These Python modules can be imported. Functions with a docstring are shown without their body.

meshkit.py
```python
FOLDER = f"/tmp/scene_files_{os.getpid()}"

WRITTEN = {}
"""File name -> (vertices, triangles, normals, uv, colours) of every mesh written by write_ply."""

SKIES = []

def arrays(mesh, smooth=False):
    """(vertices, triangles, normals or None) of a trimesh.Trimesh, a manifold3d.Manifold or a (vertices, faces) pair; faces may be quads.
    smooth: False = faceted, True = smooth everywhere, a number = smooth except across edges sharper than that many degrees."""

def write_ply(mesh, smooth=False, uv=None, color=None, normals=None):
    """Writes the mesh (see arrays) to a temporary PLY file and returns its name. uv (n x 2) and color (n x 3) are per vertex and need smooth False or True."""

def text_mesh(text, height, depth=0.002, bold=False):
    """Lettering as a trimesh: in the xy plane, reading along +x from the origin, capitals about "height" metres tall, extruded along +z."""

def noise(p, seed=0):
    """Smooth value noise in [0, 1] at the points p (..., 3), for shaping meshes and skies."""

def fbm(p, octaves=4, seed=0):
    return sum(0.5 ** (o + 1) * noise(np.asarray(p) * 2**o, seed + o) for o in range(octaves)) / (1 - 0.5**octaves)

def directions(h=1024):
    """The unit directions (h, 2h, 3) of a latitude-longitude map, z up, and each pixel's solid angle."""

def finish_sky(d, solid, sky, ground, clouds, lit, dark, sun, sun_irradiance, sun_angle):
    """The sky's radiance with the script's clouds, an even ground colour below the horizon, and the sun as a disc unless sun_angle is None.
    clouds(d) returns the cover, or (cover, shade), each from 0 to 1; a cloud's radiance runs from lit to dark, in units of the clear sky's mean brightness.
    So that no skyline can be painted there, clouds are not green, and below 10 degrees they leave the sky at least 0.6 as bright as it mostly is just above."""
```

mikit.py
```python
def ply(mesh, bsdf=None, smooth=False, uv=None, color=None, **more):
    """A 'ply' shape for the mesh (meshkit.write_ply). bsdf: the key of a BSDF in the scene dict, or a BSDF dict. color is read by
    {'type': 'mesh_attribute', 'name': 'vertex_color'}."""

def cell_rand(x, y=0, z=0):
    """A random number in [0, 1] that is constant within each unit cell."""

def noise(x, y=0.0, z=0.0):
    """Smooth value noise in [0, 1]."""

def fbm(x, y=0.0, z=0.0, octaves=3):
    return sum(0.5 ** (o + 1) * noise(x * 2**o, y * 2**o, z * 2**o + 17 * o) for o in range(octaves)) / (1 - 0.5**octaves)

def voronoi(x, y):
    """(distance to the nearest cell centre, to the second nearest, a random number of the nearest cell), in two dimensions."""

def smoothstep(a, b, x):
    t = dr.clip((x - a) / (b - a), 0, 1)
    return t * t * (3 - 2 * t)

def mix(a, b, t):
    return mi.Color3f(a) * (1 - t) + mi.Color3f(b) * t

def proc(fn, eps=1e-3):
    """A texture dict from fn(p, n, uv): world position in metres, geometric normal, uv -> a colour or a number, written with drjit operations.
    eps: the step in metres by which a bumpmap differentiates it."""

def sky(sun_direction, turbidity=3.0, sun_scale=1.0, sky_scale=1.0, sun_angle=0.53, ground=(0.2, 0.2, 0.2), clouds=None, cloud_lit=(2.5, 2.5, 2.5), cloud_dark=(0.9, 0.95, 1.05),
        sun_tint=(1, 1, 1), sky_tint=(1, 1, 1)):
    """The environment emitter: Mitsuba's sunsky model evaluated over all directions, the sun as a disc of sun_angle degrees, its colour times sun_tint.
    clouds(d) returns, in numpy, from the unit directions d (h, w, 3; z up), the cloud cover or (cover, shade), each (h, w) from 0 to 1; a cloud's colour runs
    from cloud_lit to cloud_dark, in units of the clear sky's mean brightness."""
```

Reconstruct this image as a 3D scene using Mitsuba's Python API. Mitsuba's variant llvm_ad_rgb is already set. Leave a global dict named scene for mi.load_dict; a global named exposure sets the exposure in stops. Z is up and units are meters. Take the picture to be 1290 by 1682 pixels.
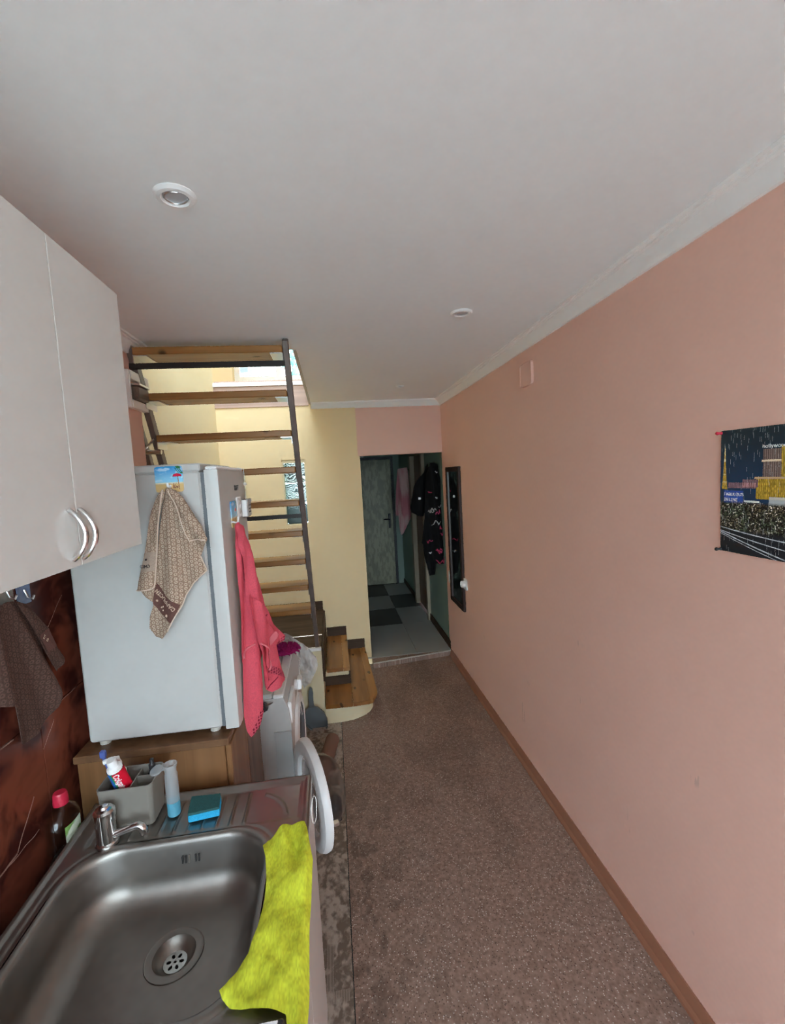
import math, random
import numpy as np, trimesh, drjit as dr, mitsuba as mi
import mikit, meshkit
from mikit import noise, fbm, voronoi, cell_rand, smoothstep, mix, proc
from shapely.geometry import Polygon, Point
from shapely import affinity
from scipy.spatial import Delaunay
T = mi.ScalarTransform4f
scene, labels = {'type': 'scene'}, {}
rng = np.random.default_rng(7)

# ------------------------------------------------------------------ camera, sky, exposure
exposure = 5.6
FOCAL, W, H = 745.0, 1290, 1682
CAM = np.array([0.0, 0.0, 1.82])
RM = np.array([[0.98935418, -0.13527111, -0.05366595], [-0.06447255, -0.07681451, -0.9949587], [0.13046684, 0.98782653, -0.08471803]])
scene['camera'] = {'type': 'perspective', 'fov': math.degrees(2 * math.atan(W / 2 / FOCAL)), 'fov_axis': 'x', 'near_clip': 0.02, 'far_clip': 200.0,
                   'to_world': T().look_at(origin=CAM.tolist(), target=(CAM + RM[2]).tolist(), up=(-RM[1]).tolist())}
def cloud_cover(d):
    n = meshkit.fbm(d * 2.2, 3, 3)
    return np.clip(0.75 + 0.5 * (n - 0.5), 0, 1), np.clip(0.25 * n, 0, 1)
scene['sky'] = mikit.sky((0.35, -0.35, 0.87), turbidity=4.0, sun_scale=0.0, ground=(0.50, 0.56, 0.55), clouds=cloud_cover, cloud_lit=(1.36, 1.58, 1.66), cloud_dark=(0.92, 1.07, 1.15), sky_tint=(0.95, 1.0, 0.98))

def ray(x, y):
    return RM.T @ np.array([(x - W / 2) / FOCAL, (y - H / 2) / FOCAL, 1.0])
def at(x, y, O, N):
    d = ray(x, y); O, N = np.asarray(O, float), np.asarray(N, float)
    return CAM + d * (np.dot(O - CAM, N) / np.dot(d, N))

# ------------------------------------------------------------------ helpers
def bx(x0, x1, y0, y1, z0, z1, b=0.0):
    if b <= 0:
        m = trimesh.creation.box((x1 - x0, y1 - y0, z1 - z0)); m.apply_translation(((x0 + x1) / 2, (y0 + y1) / 2, (z0 + z1) / 2)); return m
    pts = []
    for i, x in enumerate((x0, x1)):
        for j, y in enumerate((y0, y1)):
            for k, z in enumerate((z0, z1)):
                sx, sy, sz = (b if i == 0 else -b), (b if j == 0 else -b), (b if k == 0 else -b)
                pts += [(x + sx, y + sy, z), (x + sx, y, z + sz), (x, y + sy, z + sz)]
    return trimesh.convex.convex_hull(np.array(pts))
def cat(*ms): return trimesh.util.concatenate([m for m in ms if m is not None])
def lathe(profile, n=32, axis=(0, 0, 1), loc=(0, 0, 0)):
    m = trimesh.creation.revolve(np.array(profile, float), sections=n)
    m.apply_transform(trimesh.geometry.align_vectors((0, 0, 1), axis)); m.apply_translation(loc); return m
def cyl(p0, p1, r, n=16, r1=None):
    p0, p1 = np.array(p0, float), np.array(p1, float); L = np.linalg.norm(p1 - p0); r1 = r if r1 is None else r1
    return lathe([(0, 0), (r, 0), (r1, L), (0, L)], n, (p1 - p0) / L, p0)
def tube(pts, r, n=8, closed=False):
    pts = np.array(pts, float); k = len(pts); rs = np.broadcast_to(r, k)
    t = np.gradient(pts, axis=0) if not closed else np.roll(pts, -1, 0) - np.roll(pts, 1, 0)
    t /= np.linalg.norm(t, axis=1, keepdims=True)
    a = np.array([0, 0, 1.0]) if abs(t[0][2]) < 0.9 else np.array([1.0, 0, 0]); v = []
    for i in range(k):
        u = np.cross(t[i], a); u /= np.linalg.norm(u); a = np.cross(u, t[i]); 
        for j in range(n):
            q = 2 * math.pi * j / n; v.append(pts[i] + rs[i] * (math.cos(q) * u + math.sin(q) * a))
    f = []
    for i in range(k if closed else k - 1):
        i2 = (i + 1) % k
        for j in range(n):
            j2 = (j + 1) % n; f += [(i * n + j, i2 * n + j, i2 * n + j2), (i * n + j, i2 * n + j2, i * n + j2)]
    if not closed:
        v += [pts[0], pts[-1]]; c0, c1 = k * n, k * n + 1
        for j in range(n):
            j2 = (j + 1) % n; f += [(c0, j, j2), (c1, (k - 1) * n + j2, (k - 1) * n + j)]
    return trimesh.Trimesh(np.array(v), np.array(f), process=False)
def bar(p0, p1, w, h, up=(0, 0, 1), b=0.0):
    """a rectangular bar from p0 to p1, w wide (sideways) and h high (towards up)"""
    p0, p1 = np.array(p0, float), np.array(p1, float); d = p1 - p0; L = np.linalg.norm(d); d /= L
    s = np.cross(d, up); s /= np.linalg.norm(s); u = np.cross(s, d)
    m = bx(-w / 2, w / 2, 0, L, -h / 2, h / 2, b); M = np.eye(4); M[:3, 0], M[:3, 1], M[:3, 2], M[:3, 3] = s, d, u, p0
    m.apply_transform(M); return m
def prism(poly, z0, z1):
    m = trimesh.creation.extrude_polygon(poly if isinstance(poly, Polygon) else Polygon(poly), z1 - z0, engine='earcut'); m.apply_translation((0, 0, z0)); return m
def frame_m(O, u, v, n):
    M = np.eye(4); M[:3, 0], M[:3, 1], M[:3, 2], M[:3, 3] = u, v, n, O; return M
def cloth(poly, fold, thick=0.004, h=0.006):
    """a sheet over a plane outline: (vertices a,b,n ; faces ; uv), displaced along n by fold(a, b)"""
    P = poly.buffer(0)
    bd = np.array(P.segmentize(h).exterior.coords)[:-1, :2]; k = len(bd)
    x0, y0, x1, y1 = P.bounds; gx, gy = np.meshgrid(np.arange(x0, x1, h), np.arange(y0, y1, h)); gx = gx + (np.arange(gx.shape[0]) % 2)[:, None] * h / 2
    inner = P.buffer(-h * 0.6); import shapely
    g = np.c_[gx.ravel(), gy.ravel()]; g = g[shapely.contains_xy(inner, g[:, 0], g[:, 1])]
    p = np.vstack([bd, g]); tri = Delaunay(p).simplices; c = p[tri].mean(1); tri = tri[shapely.contains_xy(P, c[:, 0], c[:, 1])]
    a = p[tri]; area = (a[:, 1, 0] - a[:, 0, 0]) * (a[:, 2, 1] - a[:, 0, 1]) - (a[:, 1, 1] - a[:, 0, 1]) * (a[:, 2, 0] - a[:, 0, 0])
    tri[area < 0] = tri[area < 0][:, ::-1]; tri = tri[np.abs(area) > 1e-10]
    z = fold(p[:, 0], p[:, 1]); n = len(p)
    d = np.array([P.exterior.distance(Point(q)) for q in p]) if n < 12000 else np.ones(n)
    t = thick * np.clip(d / (thick * 1.2), 0, 1) ** 0.5
    v = np.vstack([np.c_[p, z + t / 2], np.c_[p, z - t / 2]])
    f = np.vstack([tri, tri[:, ::-1] + n])
    i = np.arange(k); j = (i + 1) % k
    s = np.vstack([np.c_[i, i + n, j], np.c_[j, i + n, j + n]])
    ar = Polygon(bd).exterior.is_ccw
    f = np.vstack([f, s if ar else s[:, ::-1]])
    return v, f, np.vstack([p, p])
def px_poly(pts, O, u, v, n, d=0.0):
    q = [at(x, y, O + d * n, n) - O for x, y in pts]; return Polygon([(np.dot(w, u), np.dot(w, v)) for w in q])
def join(sheets):
    V, F, U, k = [], [], [], 0
    for v, f, uv in sheets: V.append(v); F.append(f + k); U.append(uv); k += len(v)
    return np.vstack(V), np.vstack(F), np.vstack(U)
def sheet(name, sheets, O, u, v, n, bsdf, parent=None):
    V, F, U = join(sheets); P = O + V[:, :1] * u + V[:, 1:2] * v + V[:, 2:] * n
    return add(name, trimesh.Trimesh(P, F, process=False), bsdf, parent, smooth=True, uv=U)
def letters(text, height, O, u, v, n, fold=None, base=(0, 0), rot=0.0, depth=0.0008, lift=0.003, bold=False):
    m = meshkit.text_mesh(text, height, depth, bold); c, s = math.cos(rot), math.sin(rot); q = m.vertices.copy()
    a, b = base[0] + c * q[:, 0] - s * q[:, 1], base[1] + s * q[:, 0] + c * q[:, 1]
    z = q[:, 2] + lift + (fold(a, b) if fold else 0)
    m.vertices = O + np.outer(a, u) + np.outer(b, v) + np.outer(z, n); return m
used = {}
def key_of(name, parent=None):
    k = f'{parent}__{name}' if parent else name; i = used.get(k, -1) + 1; used[k] = i
    return k if i == 0 else f'{k}_{i:03d}'
def add(name, mesh, bsdf, parent=None, smooth=35, uv=None, **tags):
    k = key_of(name, parent); scene[k] = mikit.ply(mesh, bsdf, smooth, uv=uv)
    if tags: labels[k] = tags
    return k
def thing(name, label, category, group=None):
    k = key_of(name); labels[k] = {'label': label, 'category': category}
    if group: labels[k]['group'] = group
    return k
def tag(k, label, category=None, group=None, kind=None):
    labels[k] = {a: b for a, b in (('label', label), ('category', category), ('group', group), ('kind', kind)) if b}
    return k
def struct(name, mesh, bsdf, label, **kw):
    k = add(name, mesh, bsdf, None, **kw); labels[k] = {'label': label, 'kind': 'structure'}; return k

# ------------------------------------------------------------------ materials
def mat(name, col, rough=0.5, metal=0.0, spec=0.5, **kw):
    base = {'type': 'rgb', 'value': list(col)} if isinstance(col, (tuple, list)) else proc(col)
    scene[name] = {'type': 'twosided', 'bsdf': {'type': 'principled', 'base_color': base, 'roughness': rough, 'metallic': metal, 'specular': spec, **kw}}
    return name
def paint(c, amp=0.05, sc=1.3):
    c = list(c)
    def fn(p, n, uv):
        k = 1 + amp * (fbm(p.x * sc + 3, p.y * sc, p.z * sc, 4) - 0.5) * 2 + 0.02 * (noise(p.x * 60, p.y * 60, p.z * 60) - 0.5)
        return mi.Color3f(c) * k
    return fn
def wall_pink(p, n, uv):
    k = 1 + 0.06 * (fbm(p.x * 1.1, p.y * 1.1 + 5, p.z * 1.1, 4) - 0.5) * 2 + 0.03 * (noise(p.x * 90, p.y * 90, p.z * 90) - 0.5)
    c = mi.Color3f(0.76, 0.475, 0.385) * k
    s = smoothstep(0.93, 0.97, noise(p.y * 9 + 2, p.z * 11, 3)) * smoothstep(0.6, 0.75, noise(p.y * 160, p.z * 14, 1)) * smoothstep(1.2, 0.9, p.z) * 0.22
    return mix(c, mi.Color3f(0.22, 0.15, 0.13), s)
mat('pink_paint', wall_pink, 0.55, spec=0.35)
mat('pink_plain', (0.72, 0.44, 0.36), 0.5)
mat('yellow_paint', paint((0.76, 0.60, 0.355), 0.04), 0.6, spec=0.3)
mat('cream_paint', paint((0.70, 0.61, 0.40), 0.05), 0.6, spec=0.3)
mat('ceiling_paint', paint((0.78, 0.785, 0.775), 0.025), 0.55, spec=0.3)
mat('white_trim', (0.80, 0.79, 0.77), 0.4)
mat('green_paint', paint((0.20, 0.285, 0.235), 0.05), 0.5)
mat('white_plastic', (0.78, 0.78, 0.77), 0.3)
mat('white_enamel', paint((0.465, 0.455, 0.435), 0.012), 0.32)
mat('grey_enamel', (0.40, 0.405, 0.395), 0.35)
mat('cabinet_white', paint((0.62, 0.615, 0.585), 0.02), 0.38)
mat('beige_panel', paint((0.44, 0.395, 0.365), 0.04), 0.4)
mat('dark_gap', (0.03, 0.03, 0.03), 0.6)
mat('black_plastic', (0.02, 0.02, 0.022), 0.4)
mat('grey_plastic', (0.10, 0.115, 0.12), 0.42)
mat('gasket_grey', (0.11, 0.12, 0.13), 0.5)
mat('chrome', (0.75, 0.75, 0.75), 0.12, 1.0)
def steel_col(p, n, uv): return mi.Color3f(0.325, 0.305, 0.28) * (0.94 + 0.12 * noise(p.x * 60, p.y * 60, p.z * 60))
mat('sink_steel', steel_col, 0.42, 1.0)
mat('bright_steel', (0.62, 0.60, 0.57), 0.2, 1.0)
def iron(p, n, uv): return mi.Color3f(0.20, 0.165, 0.15) * (0.75 + 0.5 * fbm(p.x * 20, p.y * 20, p.z * 20))
mat('ladder_steel', iron, 0.42, 0.4)
mat('black_steel', (0.025, 0.02, 0.018), 0.5, 0.3)
def wood(a, b, axis, sc=1.0, knots=True):
    def fn(p, n, uv):
        q = {'x': (p.x, p.y, p.z), 'y': (p.y, p.x, p.z), 'z': (p.z, p.x, p.y)}[axis]
        w = fbm(q[0] * 1.3 * sc, q[1] * 14 * sc, q[2] * 14 * sc, 3)
        g = 0.5 + 0.5 * dr.sin((q[1] * 60 + q[2] * 95) * sc + 14 * w)
        f = noise(q[0] * 12 * sc, q[1] * 260 * sc, q[2] * 260 * sc)
        c = mix(mi.Color3f(list(a)), mi.Color3f(list(b)), 0.55 * g * w * 1.3 + 0.25 * f)
        if knots:
            k = voronoi(q[0] * 4.5 * sc + 0.3, (q[1] + 0.37 * q[2]) * 9 * sc)
            c = c * (1 - 0.75 * smoothstep(0.13, 0.05, k[0]) * smoothstep(0.45, 0.6, k[2]))
        return c
    return fn
mat('tread_wood', wood((0.36, 0.17, 0.047), (0.19, 0.078, 0.019), 'x'), 0.35)
mat('step_wood', wood((0.27, 0.112, 0.027), (0.145, 0.052, 0.012), 'y'), 0.25)
mat('step_wood_pale', wood((0.36, 0.17, 0.05), (0.21, 0.09, 0.025), 'y'), 0.25)
mat('dark_board', wood((0.06, 0.034, 0.019), (0.03, 0.016, 0.009), 'x', knots=False), 0.5, spec=0.2)
mat('veneer', wood((0.225, 0.108, 0.045), (0.13, 0.058, 0.023), 'z', 0.8, False), 0.35)
mat('veneer_dark', wood((0.16, 0.08, 0.038), (0.085, 0.04, 0.02), 'z', 0.8, False), 0.35)
mat('pinkish_wood', wood((0.50, 0.36, 0.30), (0.32, 0.20, 0.16), 'x', knots=False), 0.5)
mat('baseboard_wood', (0.30, 0.135, 0.08), 0.35)
def floor_col(p, n, uv):
    base = mix(mi.Color3f(0.165, 0.098, 0.070), mi.Color3f(0.335, 0.235, 0.19), fbm(p.x * 95, p.y * 95, 0, 3))
    a, b, r = voronoi(p.x * 150, p.y * 150)
    base = mix(base, mi.Color3f(0.60, 0.54, 0.49), smoothstep(0.86, 0.93, r) * smoothstep(0.42, 0.25, a) * 0.75)
    base = mix(base, mi.Color3f(0.07, 0.045, 0.035), smoothstep(0.14, 0.07, r) * smoothstep(0.45, 0.3, a) * 0.6)
    d = smoothstep(0.54, 0.72, fbm(p.x * 3.1 + 1.7, p.y * 2.0 + 4, 0, 4)) * 0.2
    e = smoothstep(0.50, 0.66, fbm(p.x * 22, p.y * 13, 5, 4)) * smoothstep(0.5, 0.0, p.x) * smoothstep(3.0, 1.9, p.y) * 0.34
    return base * (1 - d) * (1 - e)
mat('floor_linoleum', floor_col, 0.42, spec=0.4)
def strip_col(p, n, uv):
    w = fbm(p.x * 9, p.y * 9, 2, 4); m = fbm(p.x * 17 + 5 * w, p.y * 13 - 5 * w, 0, 4) * 0.6 + 0.4 * fbm(p.x * 70, p.y * 50, 3, 3)
    c = mix(mi.Color3f(0.15, 0.11, 0.083), mi.Color3f(0.40, 0.33, 0.275), smoothstep(0.36, 0.66, m))
    t = dr.select((p.x > -0.125) & (p.x < -0.05) & (dr.abs(p.y - 1.47) < 0.02), 0.55, 0.0) + dr.select((dr.abs(p.x + 0.118) < 0.012) & (p.y > 1.49) & (p.y < 1.72), 0.55, 0.0)
    c = mix(c, mi.Color3f(0.34, 0.28, 0.23), t * (0.4 + 0.6 * dr.select(dr.sin(p.x * 700 * dr.select(p.y < 1.49, 1.0, 0.0) + p.x * 520 * dr.select(p.y >= 1.49, 1.0, 0.0)) > 0, 1.0, 0.0)))
    return mix(c, mi.Color3f(0.47, 0.42, 0.36), smoothstep(0.012, 0.0, dr.abs(fbm(p.x * 11 + w, p.y * 11, 7, 4) - 0.5)) * smoothstep(0.4, 0.7, w) * 0.5)
mat('marble_strip', strip_col, 0.4)
VEINS = [(*at(a / 2.713, 940 + b / 2.713, (-0.85, 0, 0), (1, 0, 0))[1:], *at(c / 2.713, 940 + d / 2.713, (-0.85, 0, 0), (1, 0, 0))[1:], w) for a, b, c, d, w in
         ((152, 1000, 78, 1250, 0.0035), (78, 1250, -40, 1420, 0.0045), (175, 1145, 40, 1310, 0.002), (275, 100, 205, 265, 0.002), (350, 500, 245, 600, 0.002), (62, 748, -30, 815, 0.003), (240, 655, 195, 790, 0.002), (390, 885, 365, 935, 0.002), (110, 150, 130, 240, 0.002))]
def red_marble(p, n, uv):
    w = fbm(p.y * 4, p.z * 4, p.x * 4, 4); m = fbm(p.y * 13 + 5 * w, p.z * 13, 1, 4)
    c = mix(mi.Color3f(0.045, 0.010, 0.008), mi.Color3f(0.17, 0.045, 0.025), smoothstep(0.3, 0.72, m))
    v = mi.Float(0); wob = 0.006 * (noise(p.y * 30, p.z * 30, 2) - 0.5)
    for y0, z0, y1, z1, wd in VEINS:
        L = math.hypot(y1 - y0, z1 - z0); ty, tz_ = (y1 - y0) / L, (z1 - z0) / L
        t = (p.y - y0) * ty + (p.z - z0) * tz_; d = dr.abs((p.y - y0) * tz_ - (p.z - z0) * ty + wob)
        v = dr.maximum(v, dr.select((t > 0) & (t < L), smoothstep(wd, 0.0, d) * (0.45 + 0.55 * noise(t * 40, y0 * 9, 0)), 0.0))
    return mix(c, mi.Color3f(0.52, 0.33, 0.26), v * 0.8)
mat('red_tile', red_marble, 0.3, spec=0.25)
mat('grout', (0.10, 0.05, 0.04), 0.8)
mat('hall_tile_light', paint((0.31, 0.31, 0.285), 0.06, 3), 0.45)
mat('hall_tile_dark', paint((0.055, 0.052, 0.05), 0.1, 3), 0.45)
def hall_door(p, n, uv):
    k = fbm(p.x * 34, p.z * 13, 0, 5); return mi.Color3f(0.29, 0.285, 0.185) * (0.78 + 0.4 * smoothstep(0.35, 0.65, k))
mat('door_vinyl', hall_door, 0.4)
mat('jamb_wood', wood((0.36, 0.30, 0.21), (0.27, 0.21, 0.14), 'z', knots=False), 0.45)
mat('brown_jamb', wood((0.18, 0.11, 0.07), (0.10, 0.06, 0.035), 'z', knots=False), 0.45)
mat('mirror_frame', (0.03, 0.018, 0.017), 0.3)
scene['mirror_glass'] = {'type': 'conductor', 'material': 'none', 'specular_reflectance': {'type': 'rgb', 'value': [0.62, 0.62, 0.6]}}
scene['pane_glass'] = {'type': 'thindielectric', 'int_ior': 1.5}
# cloths (uv in metres)
def terry(c0, c1, cell, rough=0.25):
    def fn(p, n, uv):
        u, v = uv.x / cell, uv.y / cell; iu = dr.floor(u); v = v + 0.5 * (iu - 2 * dr.floor(iu / 2)); iv = dr.floor(v)
        j = cell_rand(iu, iv, 1) * 6.28
        x, y = u - iu - 0.5 + 0.07 * dr.sin(j), v - iv - 0.5 + 0.07 * dr.cos(j); d = dr.sqrt(x * x + y * y)
        ring = smoothstep(0.12, 0.22, d) * smoothstep(0.44, 0.33, d) * (0.65 + 0.35 * cell_rand(iu, iv, 4))
        f = noise(uv.x * 900, uv.y * 900, 0)
        return mix(mi.Color3f(list(c0)), mi.Color3f(list(c1)), ring * 0.9) * (0.78 + 0.44 * f)
    return fn
def fabric(name, fn, sheen=0.05, rough=0.9, bump=None):
    b = {'type': 'principled', 'base_color': proc(fn) if callable(fn) else {'type': 'rgb', 'value': list(fn)}, 'roughness': rough, 'specular': 0.08, 'sheen': sheen}
    scene[name] = {'type': 'twosided', 'bsdf': b}; return name
fabric('beige_terry', terry((0.27, 0.185, 0.13), (0.55, 0.42, 0.33), 0.0115))
fabric('brown_terry', terry((0.075, 0.042, 0.034), (0.125, 0.075, 0.06), 0.014))
fabric('pink_terry', lambda p, n, uv: mi.Color3f(0.62, 0.092, 0.125) * (0.80 + 0.25 * noise(uv.x * 420, uv.y * 420, 0) + 0.12 * fbm(uv.x * 40, uv.y * 40, 0, 3)))
def checks(p, n, uv):
    u, v = uv.x / 0.011, uv.y / 0.011; a = dr.select((u - dr.floor(u)) > 0.42, 1.0, 0.0); b = dr.select((v - dr.floor(v)) > 0.36, 1.0, 0.0)
    return mix(mi.Color3f(0.54, 0.09, 0.125), mi.Color3f(0.16, 0.005, 0.02), a * b)
fabric('pink_checks', checks)
fabric('pink_edge', (0.66, 0.17, 0.20))
fabric('maroon_thread', (0.20, 0.01, 0.03))
fabric('brown_band', lambda p, n, uv: mi.Color3f(0.125, 0.06, 0.05) * (0.85 + 0.3 * noise(uv.x * 700, uv.y * 700, 0)))
fabric('beige_band', lambda p, n, uv: mi.Color3f(0.36, 0.27, 0.215) * (0.85 + 0.3 * noise(uv.x * 700, uv.y * 700, 0)))
fabric('hem_beige', (0.60, 0.47, 0.38))
fabric('thread_beige', (0.55, 0.40, 0.31))
fabric('thread_black', (0.03, 0.02, 0.02))
def lime(p, n, uv):
    f = fbm(uv.x * 28, uv.y * 20, 0, 4); g = noise(uv.x * 420, uv.y * 160, 3)
    return mi.Color3f(0.59, 0.66, 0.050) * (0.72 + 0.5 * f + 0.25 * (g - 0.5))
fabric('lime_fleece', lime, 0.25)
fabric('coat_black', (0.008, 0.008, 0.009))
fabric('coat_white_print', (0.45, 0.45, 0.45))
fabric('coat_pink_print', (0.45, 0.05, 0.12))
def robe(p, n, uv):
    s = smoothstep(0.45, 0.6, fbm(p.y * 26 + p.x * 20, p.z * 3.0, 0, 2)); return mix(mi.Color3f(0.55, 0.22, 0.25), mi.Color3f(0.62, 0.42, 0.40), s)
fabric('robe_pink', robe)
fabric('magenta_chenille', (0.24, 0.012, 0.085), 0.5)
scene['bag_film'] = {'type': 'blendbsdf', 'weight': 0.42, 'a': {'type': 'thindielectric', 'int_ior': 1.3}, 'b': {'type': 'twosided', 'bsdf': {'type': 'principled', 'base_color': {'type': 'rgb', 'value': [0.62, 0.60, 0.58]}, 'roughness': 0.25}}}
scene['frosted_plastic'] = {'type': 'blendbsdf', 'weight': 0.26, 'a': {'type': 'thindielectric', 'int_ior': 1.25}, 'b': {'type': 'twosided', 'bsdf': {'type': 'principled', 'base_color': {'type': 'rgb', 'value': [0.62, 0.66, 0.68]}, 'roughness': 0.35}}}
scene['smoky_bowl'] = {'type': 'blendbsdf', 'weight': 0.06, 'a': {'type': 'thindielectric', 'int_ior': 1.4, 'specular_transmittance': {'type': 'rgb', 'value': [0.93, 0.91, 0.90]}}, 'b': {'type': 'twosided', 'bsdf': {'type': 'principled', 'base_color': {'type': 'rgb', 'value': [0.22, 0.19, 0.18]}, 'roughness': 0.2}}}
scene['clear_plastic'] = {'type': 'thindielectric', 'int_ior': 1.35, 'specular_transmittance': {'type': 'rgb', 'value': [0.80, 0.84, 0.82]}}
mat('blue_liquid', (0.09, 0.31, 0.42), 0.15)
mat('sponge_blue', lambda p, n, uv: mi.Color3f(0.02, 0.36, 0.62) * (0.75 + 0.5 * noise(p.x * 500, p.y * 500, p.z * 500)), 0.85)
mat('scourer_green', lambda p, n, uv: mi.Color3f(0.018, 0.085, 0.085) * (0.6 + 0.8 * noise(p.x * 600, p.y * 600, p.z * 600)), 0.9)
mat('caddy_grey', (0.19, 0.175, 0.15), 0.45)
mat('red_plastic', (0.50, 0.02, 0.05), 0.35)
mat('blue_plastic', (0.08, 0.12, 0.36), 0.4)
mat('label_pale', lambda p, n, uv: mix(mi.Color3f(0.62, 0.66, 0.52), mi.Color3f(0.18, 0.32, 0.09), smoothstep(0.5, 0.62, fbm(p.x * 40, p.y * 40, p.z * 22, 2))), 0.4)
mat('hook_sticker', lambda p, n, uv: mix(mi.Color3f(0.05, 0.10, 0.24), mi.Color3f(0.20, 0.25, 0.33), fbm(p.y * 60, p.z * 60, 0, 3)), 0.25)
mat('text_dark', (0.04, 0.04, 0.04), 0.5)
mat('text_white', (0.85, 0.85, 0.85), 0.4)
mat('cardboard', (0.19, 0.10, 0.07), 0.6)
mat('brown_roll', wood((0.17, 0.12, 0.09), (0.09, 0.06, 0.045), 'y', knots=False), 0.45)
mat('trim_grey', (0.45, 0.42, 0.37), 0.5)
mat('lamp_metal', (0.62, 0.62, 0.62), 0.3, 0.6)
mat('lamp_glass', (0.45, 0.45, 0.46), 0.25)

# ------------------------------------------------------------------ room shell
XR, YB, YF, ZC = 1.077, 4.29, -1.3, 2.5
OX, OY0, OY1 = -0.15, 2.51, 4.29                      # hatch in the ceiling
strip = struct('floor_strip', bx(-0.98, -0.036, YF, YB, -0.05, -0.001), 'marble_strip', 'worn grey-brown marble-patterned linoleum strip along the kitchen units')
struct('floor', bx(-0.033, XR, YF, 4.245, -0.05, 0.0), 'floor_linoleum', 'brown speckled linoleum floor of the aisle')
add('seam', bx(-0.0365, -0.0325, YF, 3.262, -0.05, 0.0006), 'dark_gap', 'floor')
big = Polygon([(-1.1, YF - 0.12), (1.2, YF - 0.12), (1.2, YB + 0.12), (-1.1, YB + 0.12)], [[(-1.02, OY0), (OX, OY0), (OX, OY1 + 0.03), (-1.02, OY1 + 0.03)]])
ceil = struct('ceiling', prism(big, ZC, ZC + 0.19), 'ceiling_paint', 'smooth white ceiling with a hatch opening over the ladder')
struct('wall_right', bx(XR, 1.2, YF, YB + 0.02, -0.05, ZC), 'pink_paint', 'long salmon pink painted wall on the right')
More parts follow.
